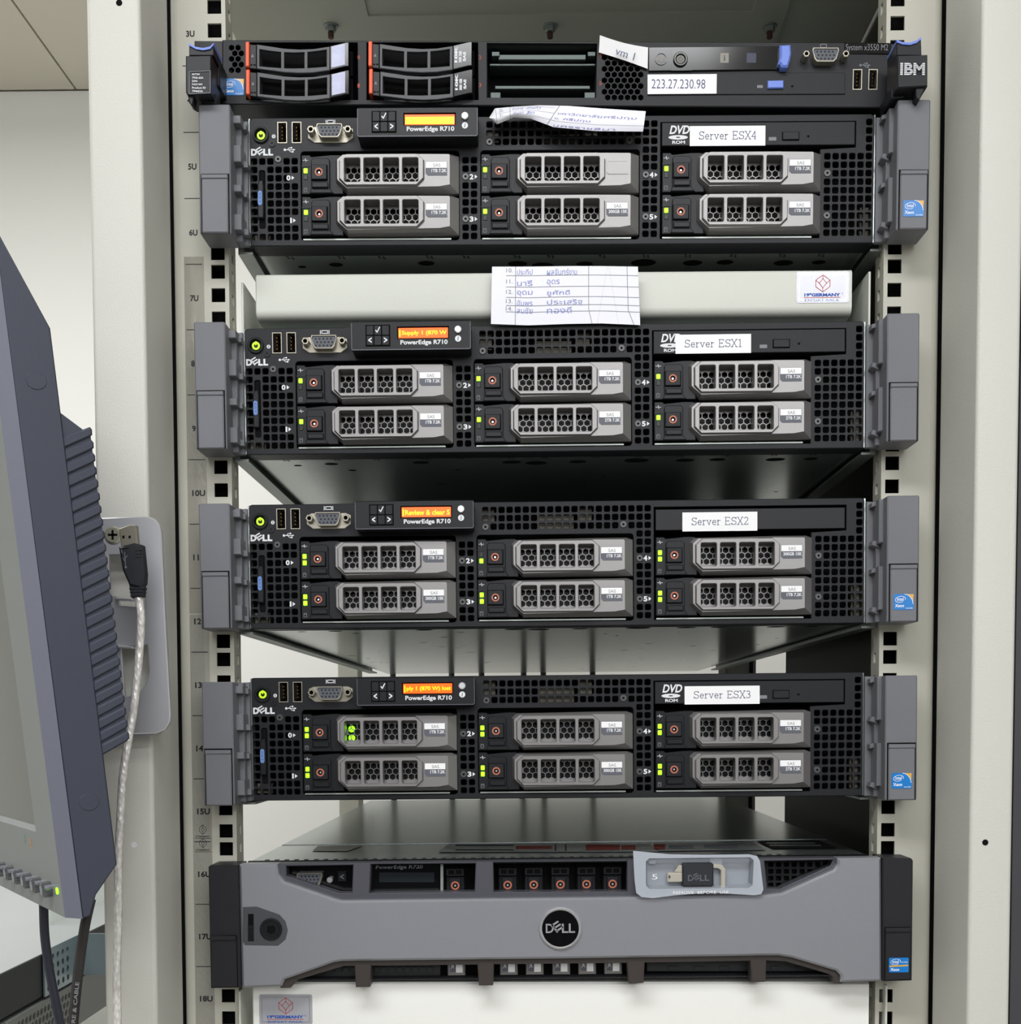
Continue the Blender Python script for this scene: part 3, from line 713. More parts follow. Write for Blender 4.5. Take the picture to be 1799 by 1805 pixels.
part('operator_panel', op_panel, [GLOSSB, mat('print_taupe', (140, 136, 128), .5), mat('print_slate', (52, 56, 78), .5)], t, label='glossy black operator panel')
def op_button(b):
    c = L(1199, 105, -5); b.ring(c[0], c[1], 3.0, 4.9, -6.2, -4.6, 24, ch=.5, mi=0); b.prism(circ(c[0], c[1], 2.9, 20), -5.6, -4.6, ch=.4, mi=1)
    b.stroke([(c[0]+1.3*math.cos(a*.5), c[1]+1.3*math.sin(a*.5)) for a in range(4, 15)], .3, -5.7, 2); b.stroke([(c[0], c[1]+.3), (c[0], c[1]+1.8)], .3, -5.7, 2)
part('power_button', op_button, [GLOSSB, mat('button_taupe', (120, 118, 110), .4), PRINTK], t)
def tab(b):
    P_ = [L(a, c, -9) for a, c in ((1374, 80), (1393, 79), (1394, 95), (1392, 106), (1388, 119), (1377, 119), (1375, 114), (1371, 113), (1375, 98))]
    b.prism(ccw(P_), -10, -3, ch=1.2)
part('release_tab', tab, BLUE, t, label='blue release tab')
def opt1(b):
    b.prism(ccw(tr(L, [(1143, 129), (1489, 128), (1489, 166), (1143, 167)], -3.6)), -3.8, 0, ch=.3, mi=0)
    c = L(1396, 152, -3.9); b.cap(circ(c[0], c[1], .8, 10), -3.85, mi=1)
    a = tr(L, [(1334, 150), (1344, 150), (1344, 155), (1334, 155)], -3.9); b.cap(a, -3.85, mi=2)
od = part('optical_drive', opt1, [BLACK, DARK, PRINTG], t)
part('eject_button', lambda b: b.prism(ccw(tr(L, [(1353, 141), (1381, 140.5), (1381, 154), (1353, 154.5)], -6)), -5.6, -3.6, ch=.5), BLUE, od, label='blue button')
c = L(1453, 100, -6); vg = part('vga_socket', lambda b: vga_plate(b, False), [NICKEL, VGAB, PRINTK], t, 'vga1', (c[0], FY1, c[1]))
for px in (1420, 1489.5):
    c2 = L(px, 97, -9); part('hex_screw', lambda b: hexscrew(b, 0, 0, 2.4, 8), [NICKEL, DARK], vg, 'hxs1', (c2[0]-c[0], 0, c2[1]-c[1]))
for px in (1510.5, 1538):
    c = L(px, 140.5, -3); part('usb_socket', lambda b: usb_socket(b, 6.2, 13.6), [NICKEL, DARK, GOLD], t, 'usb1', (c[0], FY1, c[1]))
c = L(1524, 115, -3); part('socket_symbol', lambda b: usb_mark(b, c[0], c[1], 3.0, FY1-.06), PRINTG, t)
cs = L(1451, 81, -3)
part('socket_symbol', lambda b: b.stroke([(cs[0]-2, cs[1]+1.1), (cs[0]+2, cs[1]+1.1), (cs[0]+2, cs[1]-1), (cs[0]-2, cs[1]-1), (cs[0]-2, cs[1]+1.1)], .5, FY1-.06), PRINTG, t)
def name_plate(b):
    b.prism(ccw(tr(L, [(1488, 74.5), (1567, 76), (1567, 95.5), (1488, 94.5)], -3.5)), -3.7, FY1, ch=.2, mi=0)
    a = L(1490, 92, -3.7); c = L(1565, 78, -3.7); b.text('System x3550 M2', a[0], a[1], c[0], c[1], -3.76, -.004, mi=1)
part('name_plate', name_plate, [GLOSSB, PRINTG], t, label='glossy black plate reading System x3550 M2')
def ip_label(b):
    b.prism(ccw(tr(L, [(1141, 131.5), (1263, 130.5), (1262.5, 165), (1141, 166)], -4.2)), -4.3, -4.0, mi=0)
    a = L(1148, 156, -4.3); c = L(1243, 140, -4.3); b.text('223.27.230.98', a[0], a[1], c[0], c[1], -4.36, -.004, mi=1)
part('address_label', ip_label, [WHITE, PRINTN], t, label='white label reading 223.27.230.98')
def vm_label(b):
    f = lambda u, v: (Vector(L(1057+u*85, 62+u*21, -8-3*math.sin(u*3)))*(1-v)+Vector(L(1055+u*86, 93+u*29, -4.5))*v)
    g = [(i/8, j) for j in (0, 1) for i in range(9)]
    vs = []
    for u, v in g:
        p = f(u, v); vs.append((p.x, -5-3.0*(1-v)-.8*math.sin(u*3.1), p.y))
    fs = [(i, i+1, 10+i, 9+i) for i in range(8)]
    b.add(vs, fs, mi=0); b.add([(x, y+.15, z) for x, y, z in vs], fs, flip=True, mi=0)
    vs, gs = glyphs('vm 1', -.002, 0); w = max(v[0] for v in vs)
    a, d, e = Vector(L(1083, 97, -8)), Vector(L(1116, 108, -8)), Vector(L(1087, 83, -8))
    b.add([((a+(d-a)*(x/w)+(e-a)*(z/.72)).x, -9.0, (a+(d-a)*(x/w)+(e-a)*(z/.72)).y) for x, z in vs], gs, mi=1)
part('name_label', vm_label, [WHITE, PRINTN], t, label='slanted white label reading vm 1')
def ibm_ear(sg):
    def fn(b):
        if sg < 0: f = [(327, 98), (372, 97), (372, 165), (330, 167), (327, 162)]; u_ = [(333, 79), (345, 86), (358, 88), (370, 85), (376, 78), (377, 98), (333, 98)]; hk = [(330, 166), (342, 166), (339, 186), (335, 183)]; bk = [(352, 166), (380, 166), (381, 183), (358, 181)]
        else: f = [(1581, 97), (1634.5, 96), (1634.5, 152), (1581, 155)]; u_ = [(1580, 72), (1590, 76), (1604, 77), (1615, 74), (1623, 67), (1624, 98), (1580, 98)]; hk = [(1613, 154), (1630, 154), (1620, 177), (1614, 172)]; bk = [(1569, 155), (1598, 155), (1593, 172), (1570, 174)]
        b.prism(ccw(tr(L, f, -40)), -40, -16, ch=.7, mi=0); b.prism(ccw(tr(L, u_, -36)), -36, -14, ch=.5, mi=0)
        b.prism(ccw(tr(L, hk, -38)), -38, -30, ch=.5, mi=0); b.prism(ccw(tr(L, bk, -30)), -30, -4, ch=.5, mi=0)
        b.prism(rect(min(sg*224, sg*232), 3, max(sg*224, sg*232), 20), -22, -2, ch=.5, mi=0); b.prism(rect(min(sg*227, sg*246), 2, max(sg*227, sg*246), 42), -3, -.5, mi=0)
    return fn
def ear_tip(sg):
    l = [(333, 76), (345, 82.5), (358, 84.5), (370, 82), (377, 75), (376, 79), (370, 86), (358, 88.5), (345, 86.5), (333, 80)] if sg < 0 else [(1580, 70), (1590, 74), (1604, 75), (1615, 71), (1623, 65), (1623, 69), (1615, 75.5), (1604, 79), (1590, 78), (1580, 74)]
    return lambda b: b.prism(ccw(tr(L, l, -37)), -37, -15)
el = part('mounting_ear', ibm_ear(-1), BLACK2, t); er = part('mounting_ear', ibm_ear(1), BLACK2, t)
for e, s in ((el, -1), (er, 1)): part('ear_tip', ear_tip(s), BLUE, e, label='bright blue rim')
def serial(b):
    b.prism(ccw(tr(L, [(333, 126), (371, 124.5), (371, 164), (333, 166)], -40.4)), -40.5, -40.1, [ccw(tr(L, [(334, 127), (370, 125.5), (370, 163), (334, 165)], -40.4))], mi=0)
    for i, s in enumerate(('M/T/M', '7946-62A', 'S/N', 'KQZ1664', 'Product ID', '794662A')):
        a = L(338.5, 133+i*5.9, -40.4); c = L(338.5+(13, 20, 9, 18, 24, 19)[i], 129.3+i*5.9, -40.4); b.text(s, a[0], a[1], c[0], c[1], -40.45, .02, mi=1)
part('serial_label', serial, [PRINTG, PRINTW], el)
def ibm_logo(b):
    a = L(1586, 132, -40.3); c = L(1630, 111, -40.3); b.text('IBM', a[0], a[1], c[0], c[1], -40.3, .035, mi=0); h = (c[1]-a[1])/8
    for i in range(1, 8): b.cap(rect(a[0]-.2, a[1]+h*i-h*.17, c[0]+.2, a[1]+h*i+h*.17), -40.36, mi=1)
part('brand_lettering', ibm_logo, [PRINTW, BLACK2], er, label='striped silver IBM lettering')
# ================================================================== wide-bezel server at the bottom
t = thing('rack_server', 'two-unit server behind a wide grey bezel with a round chrome badge', 'server', (.0018, 0, Z0-.5865), (0, -.0094, 0))
L = frame_of(t)
def shell(b):
    O = [(421, 1524), (488, 1523.5), (490, 1541), (500, 1554), (587, 1584), (602, 1588), (1341, 1579), (1378, 1574.5), (1469, 1533.5), (1476.5, 1523), (1476, 1513), (1553, 1512), (1554, 1730), (1481, 1732), (1482, 1720), (1474, 1711.5), (1396, 1688.5), (1372, 1684.5), (1000, 1690), (602, 1694.5), (587, 1697), (501, 1727), (496, 1739), (426, 1742)]
    O = ccw(tr(L, O, -27)); b.prism(O, -27, -14, ch=1.6)
    b.box(-219, -214, -14, 2, 1, 83); b.box(216, 220, -14, 2, 1, 83)
bz = part('bezel', shell, BEZEL, t, label='satin grey bezel')
W4 = [(1141, 1521), (1334, 1519), (1334, 1571), (1141, 1573)]
def fr_up(b):
    o = [(486, 1522.5), (1479, 1512), (1480, 1535), (1380, 1580), (1341, 1584), (600, 1593), (585, 1588), (495, 1558), (486, 1545)]
    ws = [[(504, 1527), (622, 1525), (620, 1574), (596, 1574.5), (504.5, 1544)], [(653, 1523.5), (838, 1522), (836, 1572), (651, 1574.5)], [(869, 1520.5), (1105, 1518.5), (1105, 1571.5), (870, 1572.5)], W4, [(1347, 1518), (1468, 1516), (1464, 1526), (1374, 1567), (1352, 1566)]]
    b.prism(ccw(tr(L, o, -20)), -20, -8, [inset(tr(L, w, -20), 0) for w in ws], hch=.6)
part('bezel_frame', fr_up, BEZELD, t, label='dark grey upper frame with windows')
def fr_lo(b):
    o = [(494, 1742), (494, 1725), (585, 1692), (600, 1690), (1000, 1686), (1372, 1681), (1398, 1685), (1478, 1708), (1486, 1720), (1484, 1734), (1470, 1734), (1468, 1722), (1460, 1717), (1385, 1695), (1351, 1693.5), (1349, 1731), (1325, 1731.5), (1322, 1694), (1136, 1697), (1134, 1733), (1108, 1733.5), (1105, 1697.5), (870, 1700), (869, 1737), (844, 1737.5), (841, 1700.5), (653.5, 1702.5), (652, 1740), (627, 1740.5), (624.5, 1703), (606, 1703), (524, 1727.5), (512, 1741.5)]
    b.prism(ccw(tr(L, o, -23)), -23, -8, ch=.7)
part('bezel_frame', fr_lo, BROWNB, t, label='umber lower frame with four struts')
def ear7(sg):
    l = [(367, 1528), (370, 1525.5), (419.5, 1525), (424, 1741), (371.5, 1742)] if sg < 0 else [(1555.5, 1512), (1606, 1513), (1609, 1517), (1607, 1728.5), (1556, 1730)]
    return lambda b: b.prism(ccw(tr(L, l, -29)), -29, -3, ch=.8)
def latch7(sg):
    l = [(371, 1652), (415.5, 1650), (417.5, 1740), (372, 1741)] if sg < 0 else [(1561, 1636), (1605.5, 1636), (1604, 1727), (1560, 1728)]
    def fn(b):
        q = ccw(tr(L, l, -31)); b.prism(inset(q, -.4), -29.4, -29, mi=1); b.prism(q, -30.8, -29, ch=.7, mi=0)
        x0, x1 = min(p[0] for p in q), max(p[0] for p in q); z1 = max(p[1] for p in q)
        b.prism(rect(x0, z1-3, x1, z1), -32, -30.4, ch=.6, mi=0)
    return fn
el = part('mounting_ear', ear7(-1), EARB, t); er = part('mounting_ear', ear7(1), EARB, t)
part('latch', latch7(-1), [EARB, DARK], el); part('latch', latch7(1), [EARB, DARK], er)
a, c = L(1566, 1714, -31), L(1601, 1688, -31)
part('processor_sticker', lambda b: xeon_sticker(b, a[0], a[1], c[0], c[1], -31.2, 2), [STB, STY, WHITE], er)
bc = L(987.5, 1637, -29)
bd = part('badge', lambda b: b.prism(circ(0, 0, 13.0, 40), -28.2, -26.9, ch=.4), GLOSSB, t, None, (bc[0], 0, bc[1]), label='round black badge')
part('badge_ring', lambda b: b.ring(0, 0, 12.6, 14.3, -29.3, -26.9, 48, ch=.6), CHROME, bd, label='chrome ring')
part('brand_lettering', lambda b: dell(b, -10, -3, 10, 3.4, -28.6, 0, .02), CHROME, bd, label='chrome lettering')
def lockplate(b):
    o = [(428, 1599), (452, 1598), (492, 1612), (503, 1624), (507, 1640), (503, 1656), (490, 1667), (432, 1666), (428, 1660)]
    b.prism(ccw(tr(L, o, -27.3)), -27.4, -26.8, ch=.2, mi=0)
    s = tr(L, [(437, 1611), (447, 1611), (447, 1659), (437, 1659)], -27.5); b.cap(s, -27.46, mi=1)
lp = part('lock_plate', lockplate, [mat('lock_plate', (70, 71, 76), .5, bump=.1, bscale=1500), DARK], t)
lc = L(477.5, 1638, -28)
def keylock(b):
    b.ring(0, 0, 5.6, 7.6, -29, -27.2, 28, ch=.5, mi=0); b.prism(circ(0, 0, 5.6, 24), -28.2, -27.2, mi=0); b.ring(0, 0, 1.9, 3.1, -28.5, -27.9, 20, mi=1)
    b.cap(circ(0, 0, 1.9, 14), -28.3, mi=1); b.box(-.6, .6, -28.6, -28, 2.4, 3.7, mi=2); b.box(-3.7, -2.4, -28.6, -28, -.6, .6, mi=2)
part('key_lock', keylock, [BLACK2, DARK, BLACK], lp, None, (lc[0], 0, lc[1]))
sc_ = L(442, 1643, -28)
part('slide_catch', lambda b: (b.prism(rect(-1.9, -6, 1.9, 4.6), -28.4, -27.3, ch=.3), [b.box(-1.5, 1.5, -28.9, -28.3, -5+k*1.5, -4.4+k*1.5) for k in range(6)]), BLACK2, lp, None, (sc_[0], 0, sc_[1]))
def chassis7(b):
    b.box(-217, 217, 2, 118, 1, 84.2, mi=0); b.box(-217, 217, 118.8, 690, 1, 84.6, mi=0); b.box(-218, 218, -1.5, 2, 0, 84.6, mi=1)
    b.prism(rect(-217, 0, 217, 3), -8, 2, ch=1, mi=2); b.box(-217, 217, -7, 2, 81.5, 84.3, mi=2)
    for i in range(60): b.box(-208+i*7, -205+i*7, 8, 11, 84.1, 84.5, mi=2)
part('chassis', chassis7, [mat('galvanised_lid', (146, 154, 153), .24, metal=.85, bump=.08, bscale=50, var=.08, vscale=14), DARK, BLACK2], t)
ZT = None
def atz(px, py, zl):
    M = (Matrix.Translation(t.location) @ t.rotation_euler.to_matrix().to_4x4()).inverted(); o = M @ CAM; d = (M.to_3x3() @ (fw*FPX + rt*(px-PPX) - up*(py-PPY)))
    q = o + d*((zl*.001-o.z)/d.z); return (q.x*1000, q.y*1000)
def lid_sheet(pts, marks_):
    def fn(b):
        for l, m, dz in [(pts, 0, 84.7)]+[(q, k, 84.9) for q, k in marks_]:
            q = [atz(a, c, dz) for a, c in l]; b.add([(x, y, dz) for x, y in q], [(3, 2, 1, 0)], mi=m)
    return fn
def bx(x0, y0, x1, y1): return [(x0, y0), (x1, y0), (x1, y1), (x0, y1)]
GL = mat('lid_label_grey', (160, 165, 165), .35, metal=.3)
part('lid_label', lid_sheet([(792, 1487), (1145, 1487), (1160, 1501), (772, 1502)], [(bx(802, 1489, 905, 1490.5), 2), (bx(802, 1497, 905, 1498.5), 2), (bx(909, 1491, 972, 1496.5), 1), (bx(1032, 1488.5, 1092, 1498), 1), (bx(1095, 1490, 1120, 1497), 1), (bx(978, 1488, 980, 1500), 2), (bx(996, 1488, 998, 1500), 2)]), [GL, REDB, PRINTK], t, label='grey lid diagram with brick-red blocks')
part('lid_label', lid_sheet([(1150, 1486), (1325, 1484), (1350, 1498), (1160, 1500)], [(bx(1152, 1488, 1172, 1497), 1), (bx(1178, 1490, 1222, 1495), 2), (bx(1240, 1489, 1300, 1494), 2)]), [GL, REDB, PRINTG], t)
part('lid_label', lid_sheet([(1332, 1482), (1440, 1480), (1475, 1494), (1362, 1496)], [(bx(1350, 1485, 1436, 1487), 1), (bx(1356, 1489, 1446, 1491), 1)]), [PRINTK, GL], t)
part('lid_label', lid_sheet([(560, 1491), (640, 1490), (612, 1500), (550, 1500)], []), [mat('lid_sticker', (186, 186, 176), .5)], t)
def left_panel(b):
    b.prism(ccw(tr(L, bx(498, 1522, 630, 1580), -6)), -6, -2, mi=0)
    c = L(604, 1545.5, -8); b.prism(rect(c[0]-3.6, c[1]-3.4, c[0]+2.6, c[1]+3.4), -8, -6, ch=.3, mi=1); b.text('<', c[0]-1.8, c[1]-1.7, c[0]+.8, c[1]+1.8, -8.06, .02, mi=2)
    c = L(581, 1551, -9); b.prism(circ(c[0], c[1], 2.2, 12), -10, -6, ch=.4, mi=3)
part('port_panel', left_panel, [GLOSSB, BLACK2, PRINTG, CHROME], t)
c = L(546, 1550, -10); part('vga_socket', lambda b: vga_plate(b, False), [NICKEL, VGAB, PRINTK], t, 'vga1', (c[0], -6, c[1]))
def lcd7(b):
    b.prism(ccw(tr(L, bx(648, 1519, 774, 1578), -9)), -9, -2, mi=0); b.cap(ccw(tr(L, bx(668, 1538, 765, 1555), -9)), -9.05, mi=1)
    a, c = L(662, 1533.5, -9), L(745, 1524.5, -9); b.text('PowerEdge R720', a[0], a[1], c[0], c[1], -9.1, .012, shear=.1, mi=2)
    b.prism(ccw(tr(L, bx(687, 1571.5, 716, 1574.5), -12)), -12, -9, mi=3)
part('display_panel', lcd7, [GLOSSB, mat('display_slate', (34, 40, 44), .2), PRINTG, BLUE], t, label='unlit glossy display panel')
part('bracket', lambda b: b.prism(ccw(tr(L, bx(776, 1523, 781, 1574), -9)), -9, -2), ZINCR, t)
def sff(b):
    b.prism(rect(-6.8, -80, 6.8, 0), -5.5, -1.5, mi=0)
    b.prism(rr(-6.4, -9.2, 6.4, -3.6, .6), -9.5, -5, ch=.5, mi=1); b.prism(rect(-4.6, -7.6, -.6, -4.8), -10, -9.2, ch=.25, mi=0); b.prism(rect(.6, -7.6, 4.6, -4.8), -10, -9.2, ch=.25, mi=0)
    b.prism(rect(-6.2, -21, 6.2, -9.6), -7, -5, ch=.4, mi=1)
def sff_button(b):
    b.prism(rr(-3.9, -20.2, 3.9, -10.4, .5), -9.3, -6.8, ch=.4, mi=0); b.cap(circ(0, -15.6, 1.7, 14), -9.4, mi=1); b.ring(0, -15.6, 1.9, 3.0, -9.8, -9.2, 20, mi=2); b.prism(circ(0, -15.6, .8, 8), -9.9, -9.3, mi=3)
def sff_foot(b):
    b.prism(rect(-6.2, -79, 6.2, -60), -9, -5, ch=.6, mi=0); b.cap(rect(-.4, -77, 4.3, -64), -9.06, mi=1); b.text('10K', -3.8, -74.5, -1.6, -68, -9.06, .02, rot=-90, mi=2)
    b.cap(rect(-4.4, -76.5, -.4, -62), -9.03, mi=3); b.text('SAS', .7, -70, 3.2, -63, -9.1, .01, rot=-90, mi=3)
for px in (801.5, 894, 940, 987, 1033, 1079):
    q = L(px, 1519, -9); d = part('hard_drive', sff, [DARK, BLACK2], t, 'sff', (q[0], 0, 82.5))
    part('release_button', sff_button, [BLACK, DARK, ORANGE, CHROME], d, 'sffb'); part('handle', sff_foot, [SILVER, WHITE, PRINTW, LABG], d, 'sfff', label='silver foot with a white label')
for px0, n, py in ((455+22, 6, 1709), (700-50, 5, 1709)):
    pass
def vents(pts, Y):
    def fn(b):
        for a, c, w, h in pts: b.prism(rr(*L(a-w/2, c+h/2, Y), *L(a+w/2, c-h/2, Y), .5, 2), Y-.7, Y, ch=.2)
    return fn
part('blank_panel', lambda b: (b.prism(ccw(tr(L, bx(500, 1697, 776, 1722), -5)), -5, -2), vents([(556+i*13.5, 1709, 10, 10) for i in range(16)], -5)(b)), mat('blank_panel', (40, 42, 45), .5), t)
part('blank_panel', lambda b: (b.prism(ccw(tr(L, bx(1140, 1689, 1480, 1712), -5)), -5, -2), vents([(1186+i*45, 1706, 18, 6) for i in range(6)], -5)(b)), mat('blank_panel', (40, 42, 45), .5), t)
def grid5(b):
    hs = []
    for i in range(9):
        for j in range(4):
            a = 1358+i*13.8; c = 1524+j*12
            hs.append(rr(*L(a-4.6, c+4.2, -5), *L(a+4.6, c-4.2, -5), .6, 2))
    b.prism(ccw(tr(L, bx(1340, 1514, 1482, 1572), -5)), -5, -2, hs)
part('vent_grille', grid5, BLACK2, t)
# frosted tray and the small metal key drive lying in it
tray = tag(part('plastic_tray', lambda b: None or tray_fn(b), PLASTRAY) if 0 else bpy.data.objects.new('tmp', None), 'x', 'x'); bpy.data.objects.remove(tray)
R_ = t
def tray_fn(b):
    o = ccw(tr(L, [(1115.5, 1500), (1128, 1501), (1180, 1506), (1240, 1507), (1320, 1506), (1334, 1509), (1339, 1518), (1345, 1568), (1341, 1576), (1330, 1578), (1250, 1573), (1190, 1578), (1150, 1583), (1130, 1581), (1121, 1574), (1118, 1550)], -30))
    i0 = ccw(tr(L, [(1138, 1518), (1144, 1513), (1322, 1511), (1328, 1516), (1326, 1560), (1320, 1565), (1144, 1567), (1138, 1561)], -30)); i1 = inset(i0, 1.6)
    b.prism(o, -30.4, -29.8, [i0]); b.wall(i0, -29.8, -21.5, hole=True, l2=i1); b.cap(i1, -21.5); b.wall(inset(o, .4), -29.8, -27.6, l2=inset(o, .1))
    for a, c, w, h in ((1262, 1520, 24, 12), (1150, 1520, 14, 8)): b.prism(rr(*L(a-w/2, c+h/2, -26), *L(a+w/2, c-h/2, -26), 1.5, 3), -25, -21.6, ch=.8)
def world_obj(o, R):
    o.location = R.location; o.rotation_euler = R.rotation_euler; return o
o = world_obj(part('plastic_tray', tray_fn, PLASTRAY), R_); tag(o, 'frosted plastic tray hooked over the top edge of the grey bezel', 'tray')
def emboss(b):
    for s, a, c, d, e in (('REMOVE  BEFORE  USE', 1186, 1576, 1284, 1570), ('5', 1151, 1553, 1158.5, 1541)):
        p, q = L(a, c, -30.5), L(d, e, -30.5 if s != '5' else -22); b.text(s, p[0], p[1], q[0], q[1], -30.5 if s != '5' else -21.8, 0)
e = part('embossed_lettering', emboss, WHITE, o); e.parent = o
KEYM = mat('key_metal', (226, 220, 206), .3, metal=.6)
kd = world_obj(part('key_drive', lambda b: b.prism(rr(*L(1202, 1563, -27), *L(1257, 1521, -27), 1.5, 3), -28, -22.5, ch=1.0), [USBB]), R_)
tag(kd, 'black key-shaped flash drive with metal ring lying in the frosted tray', 'flash drive')
part('plug', lambda b: (b.prism(rr(*L(1176, 1555, -26), *L(1203, 1538, -26), .8, 3), -27, -23, [rect(*L(1178, 1548, -26), *L(1181, 1543, -26))], ch=.8), b.prism(ccw(tr(L, [(1188, 1537), (1196, 1525), (1203, 1525), (1203, 1538)], -26)), -26, -24, ch=.4)), KEYM, kd)
part('ring', lambda b: b.prism(ccw(tr(L, [(1256, 1522), (1272, 1524), (1278, 1531), (1278, 1564), (1270, 1564), (1270, 1534), (1265, 1530.5), (1256, 1530)], -26)), -26.5, -24, ch=.5), KEYM, kd)
def kdm(b):
    a, c = L(1212, 1553, -28), L(1250, 1542, -28); dell(b, a[0], a[1], c[0], c[1], -28.06, 0, .02)
part('brand_lettering', kdm, LABG, kd)
# ================================================================== cabinet
TZ = Matrix(((1, 0, 0), (0, 0, 1), (0, 1, 0))).to_4x4()      # outline (x, y) swept along z
TX = Matrix(((0, 1, 0), (1, 0, 0), (0, 0, 1))).to_4x4()      # outline (y, z) swept along x
cab = thing('server_cabinet', 'beige steel server cabinet holding the stack of servers', 'cabinet', (0, 0, 0))
ZK = Z0*1000
def zk(z): return ZK+z
ZB, ZTOP = 0.0, zk(190)
HZ = [zk(-44.45*k-o) for k in range(-4, 17) for o in (6.35, 22.225, 38.1)]
def rail(sg):
    def fn(b):
        holes = [rect(sg*232.55-4.75, z-4.75, sg*232.55+4.75, z+4.75) for z in HZ]
        b.prism(rect(min(sg*225, sg*258), ZB, max(sg*225, sg*258), ZTOP), 0, 1.8, holes, mi=0)
        b.T = TZ   # rounded outer bend
        pr = [(sg*258, 0)]+[(sg*(258+6*math.sin(math.radians(a))), 6-6*math.cos(math.radians(a))) for a in (15, 30, 45, 60, 75, 90)]+[(sg*264, 60), (sg*262, 60), (sg*262, 7), (sg*258, 1.8)]
        b.prism(ccw(pr), ZB, ZTOP, mi=0); b.T = TX
        b.prism(rect(1.8, ZB, 21, ZTOP), min(sg*225, sg*226.6), max(sg*225, sg*226.6), [rect(9, z-3.5, 14.5, z+3.5) for z in HZ], mi=0)
        b.T = None; b.box(min(sg*227, sg*261), max(sg*227, sg*261), 17, 18, ZB, ZTOP, mi=1)
        b.T = TZ; b.prism(rect(min(sg*226.6, sg*240), 19.4, max(sg*226.6, sg*240), 21), ZB, ZTOP, mi=0); b.T = None
    return fn
rl = part('mounting_rail', rail(-1), [RAILM, DARK], cab, label='left rail with square holes and unit markings'); rr_ = part('mounting_rail', rail(1), [RAILM, DARK], cab)
def scale_line(z): return lambda b: b.prism(rect(-255, z-.25, -243.5, z+.25), -.12, -.02)
for k in range(-3, 16):
    if zk(-44.45*k) > ZTOP: continue
    part('scale_line', lambda b: b.prism(rect(-255, -.28, -243.5, .28), -.12, -.02), PRINTK, rl, 'scl', (0, 0, zk(-44.45*k-1.2)))
for n in range(1, 20):
    s = '%dU' % n; zc = zk(-44.45*(n-4)+22.2-2.0) ; w = 2.9 if n < 10 else 4.55
    part('unit_number', lambda b, s=s, w=w: b.text(s, -w, -2.1, w, 2.1, 0, .035), PRINTK, rl, None, (-249.2 if n < 10 else -248.2, -.12, zc))
    if n == 15:
        for dz in (-12.8, -22.3):
            def emb(b):
                for q in ([(0, 4.5), (3.2, 1.5), (3.2, -1.5), (0, -4.5), (-3.2, -1.5), (-3.2, 1.5), (0, 4.5)], [(0, 2), (1.6, 0), (0, -2), (-1.6, 0), (0, 2)], [(0, 4.5), (0, 2)], [(0, -4.5), (0, -2)]):
                    b.stroke([(x*.75, z*.75) for x, z in q], .3, 0)
                b.text('19"GERMANY', -5, -5.6, 5, -4.2, 0, .02); b.stroke([(-5.5, -6.2), (5.5, -6.2)], .3, 0)
            part('maker_mark', emb, PRINTK, rl, 'emb', (-249, -.12, zc+dz))
part('scale_tape', lambda b: b.prism(rect(-256, zk(-330), -242.3, zk(-85)), -.05, 0), TAPE, rl, label='shiny crinkled tape'); 
part('scale_tape', lambda b: b.prism(rect(-256, zk(-660), -242.3, zk(-330.5)), -.05, 0), mat('dull_tape', (204, 202, 192), .4, alpha=.35), rl)
def post(sg):
    def fn(b):
        b.T = TZ
        x0, x1 = (262.8, 297) if sg < 0 else (265.6, 293)
        def rc(cx, cy, r, a0, a1, n=5): return [(cx+r*math.cos(math.radians(a0+(a1-a0)*i/n)), cy+r*math.sin(math.radians(a0+(a1-a0)*i/n))) for i in range(n+1)]
        pr = rc(x0+3, -67, 3, 180, 270)+rc(x1-3, -67, 3, 270, 360)+[(x1, -2), (x0+(1.7 if sg < 0 else -.9), -2), (x0+(1.5 if sg < 0 else -.8), -10)]
        b.prism(ccw([(sg*x, y) for x, y in pr]), ZB, ZTOP, mi=0); b.T = None; b.box(min(sg*264.5, sg*280), max(sg*264.5, sg*280), 9, 14, ZB, ZTOP, mi=1)
    return fn
pl = part('front_post', post(-1), [BEIGE, DARK], cab); pr = part('front_post', post(1), [BEIGE, DARK], cab)
q = at(210, 5, -70); part('screw_hole', lambda b: b.prism(circ(0, 0, 2, 14), -70.15, -69.8), DARK, pl, None, (q.x*1000, 0, q.z*1000))
q = at(236, 1489, -70); part('screw_hole', lambda b: b.prism(circ(0, 0, 2, 14), -70.15, -69.8), PRINTW, pl, None, (q.x*1000, 0, q.z*1000))
q = at(1736, 1485, -70); part('screw_hole', lambda b: b.prism(circ(0, 0, 2, 14), -70.15, -69.8), DARK, pr, None, (q.x*1000, 0, q.z*1000))
ZP = zk(164)
def top_panel(b):
    b.box(-262, 262, 20, 880, ZP, ZP+3); q0, q1 = at(597, 40, 150), at(1342, 40, 150)
    b.T = Matrix(((1, 0, 0), (0, 0, 1), (0, 1, 0))).to_4x4(); b.prism(rect(-190, 21, 190, 878), ZP-1.4, ZP, [rect(-147, 30, 162, 163)]); b.T = None
    b.box(-262, 262, 18, 20, ZP-2, ZTOP)
part('top_panel', top_panel, OLIVE, cab)
def bolt(b):
    b.T = Matrix.Rotation(math.radians(90), 4, 'X')
    b.prism(circ(0, 0, 6.2, 20), -1.2, 0, ch=.3, mi=0); b.prism(circ(0, 0, 4.4, 6), -5, -1.2, ch=.4, mi=0); b.prism(circ(0, 0, 2.4, 10), -10, -5, ch=.4, mi=1); b.T = None
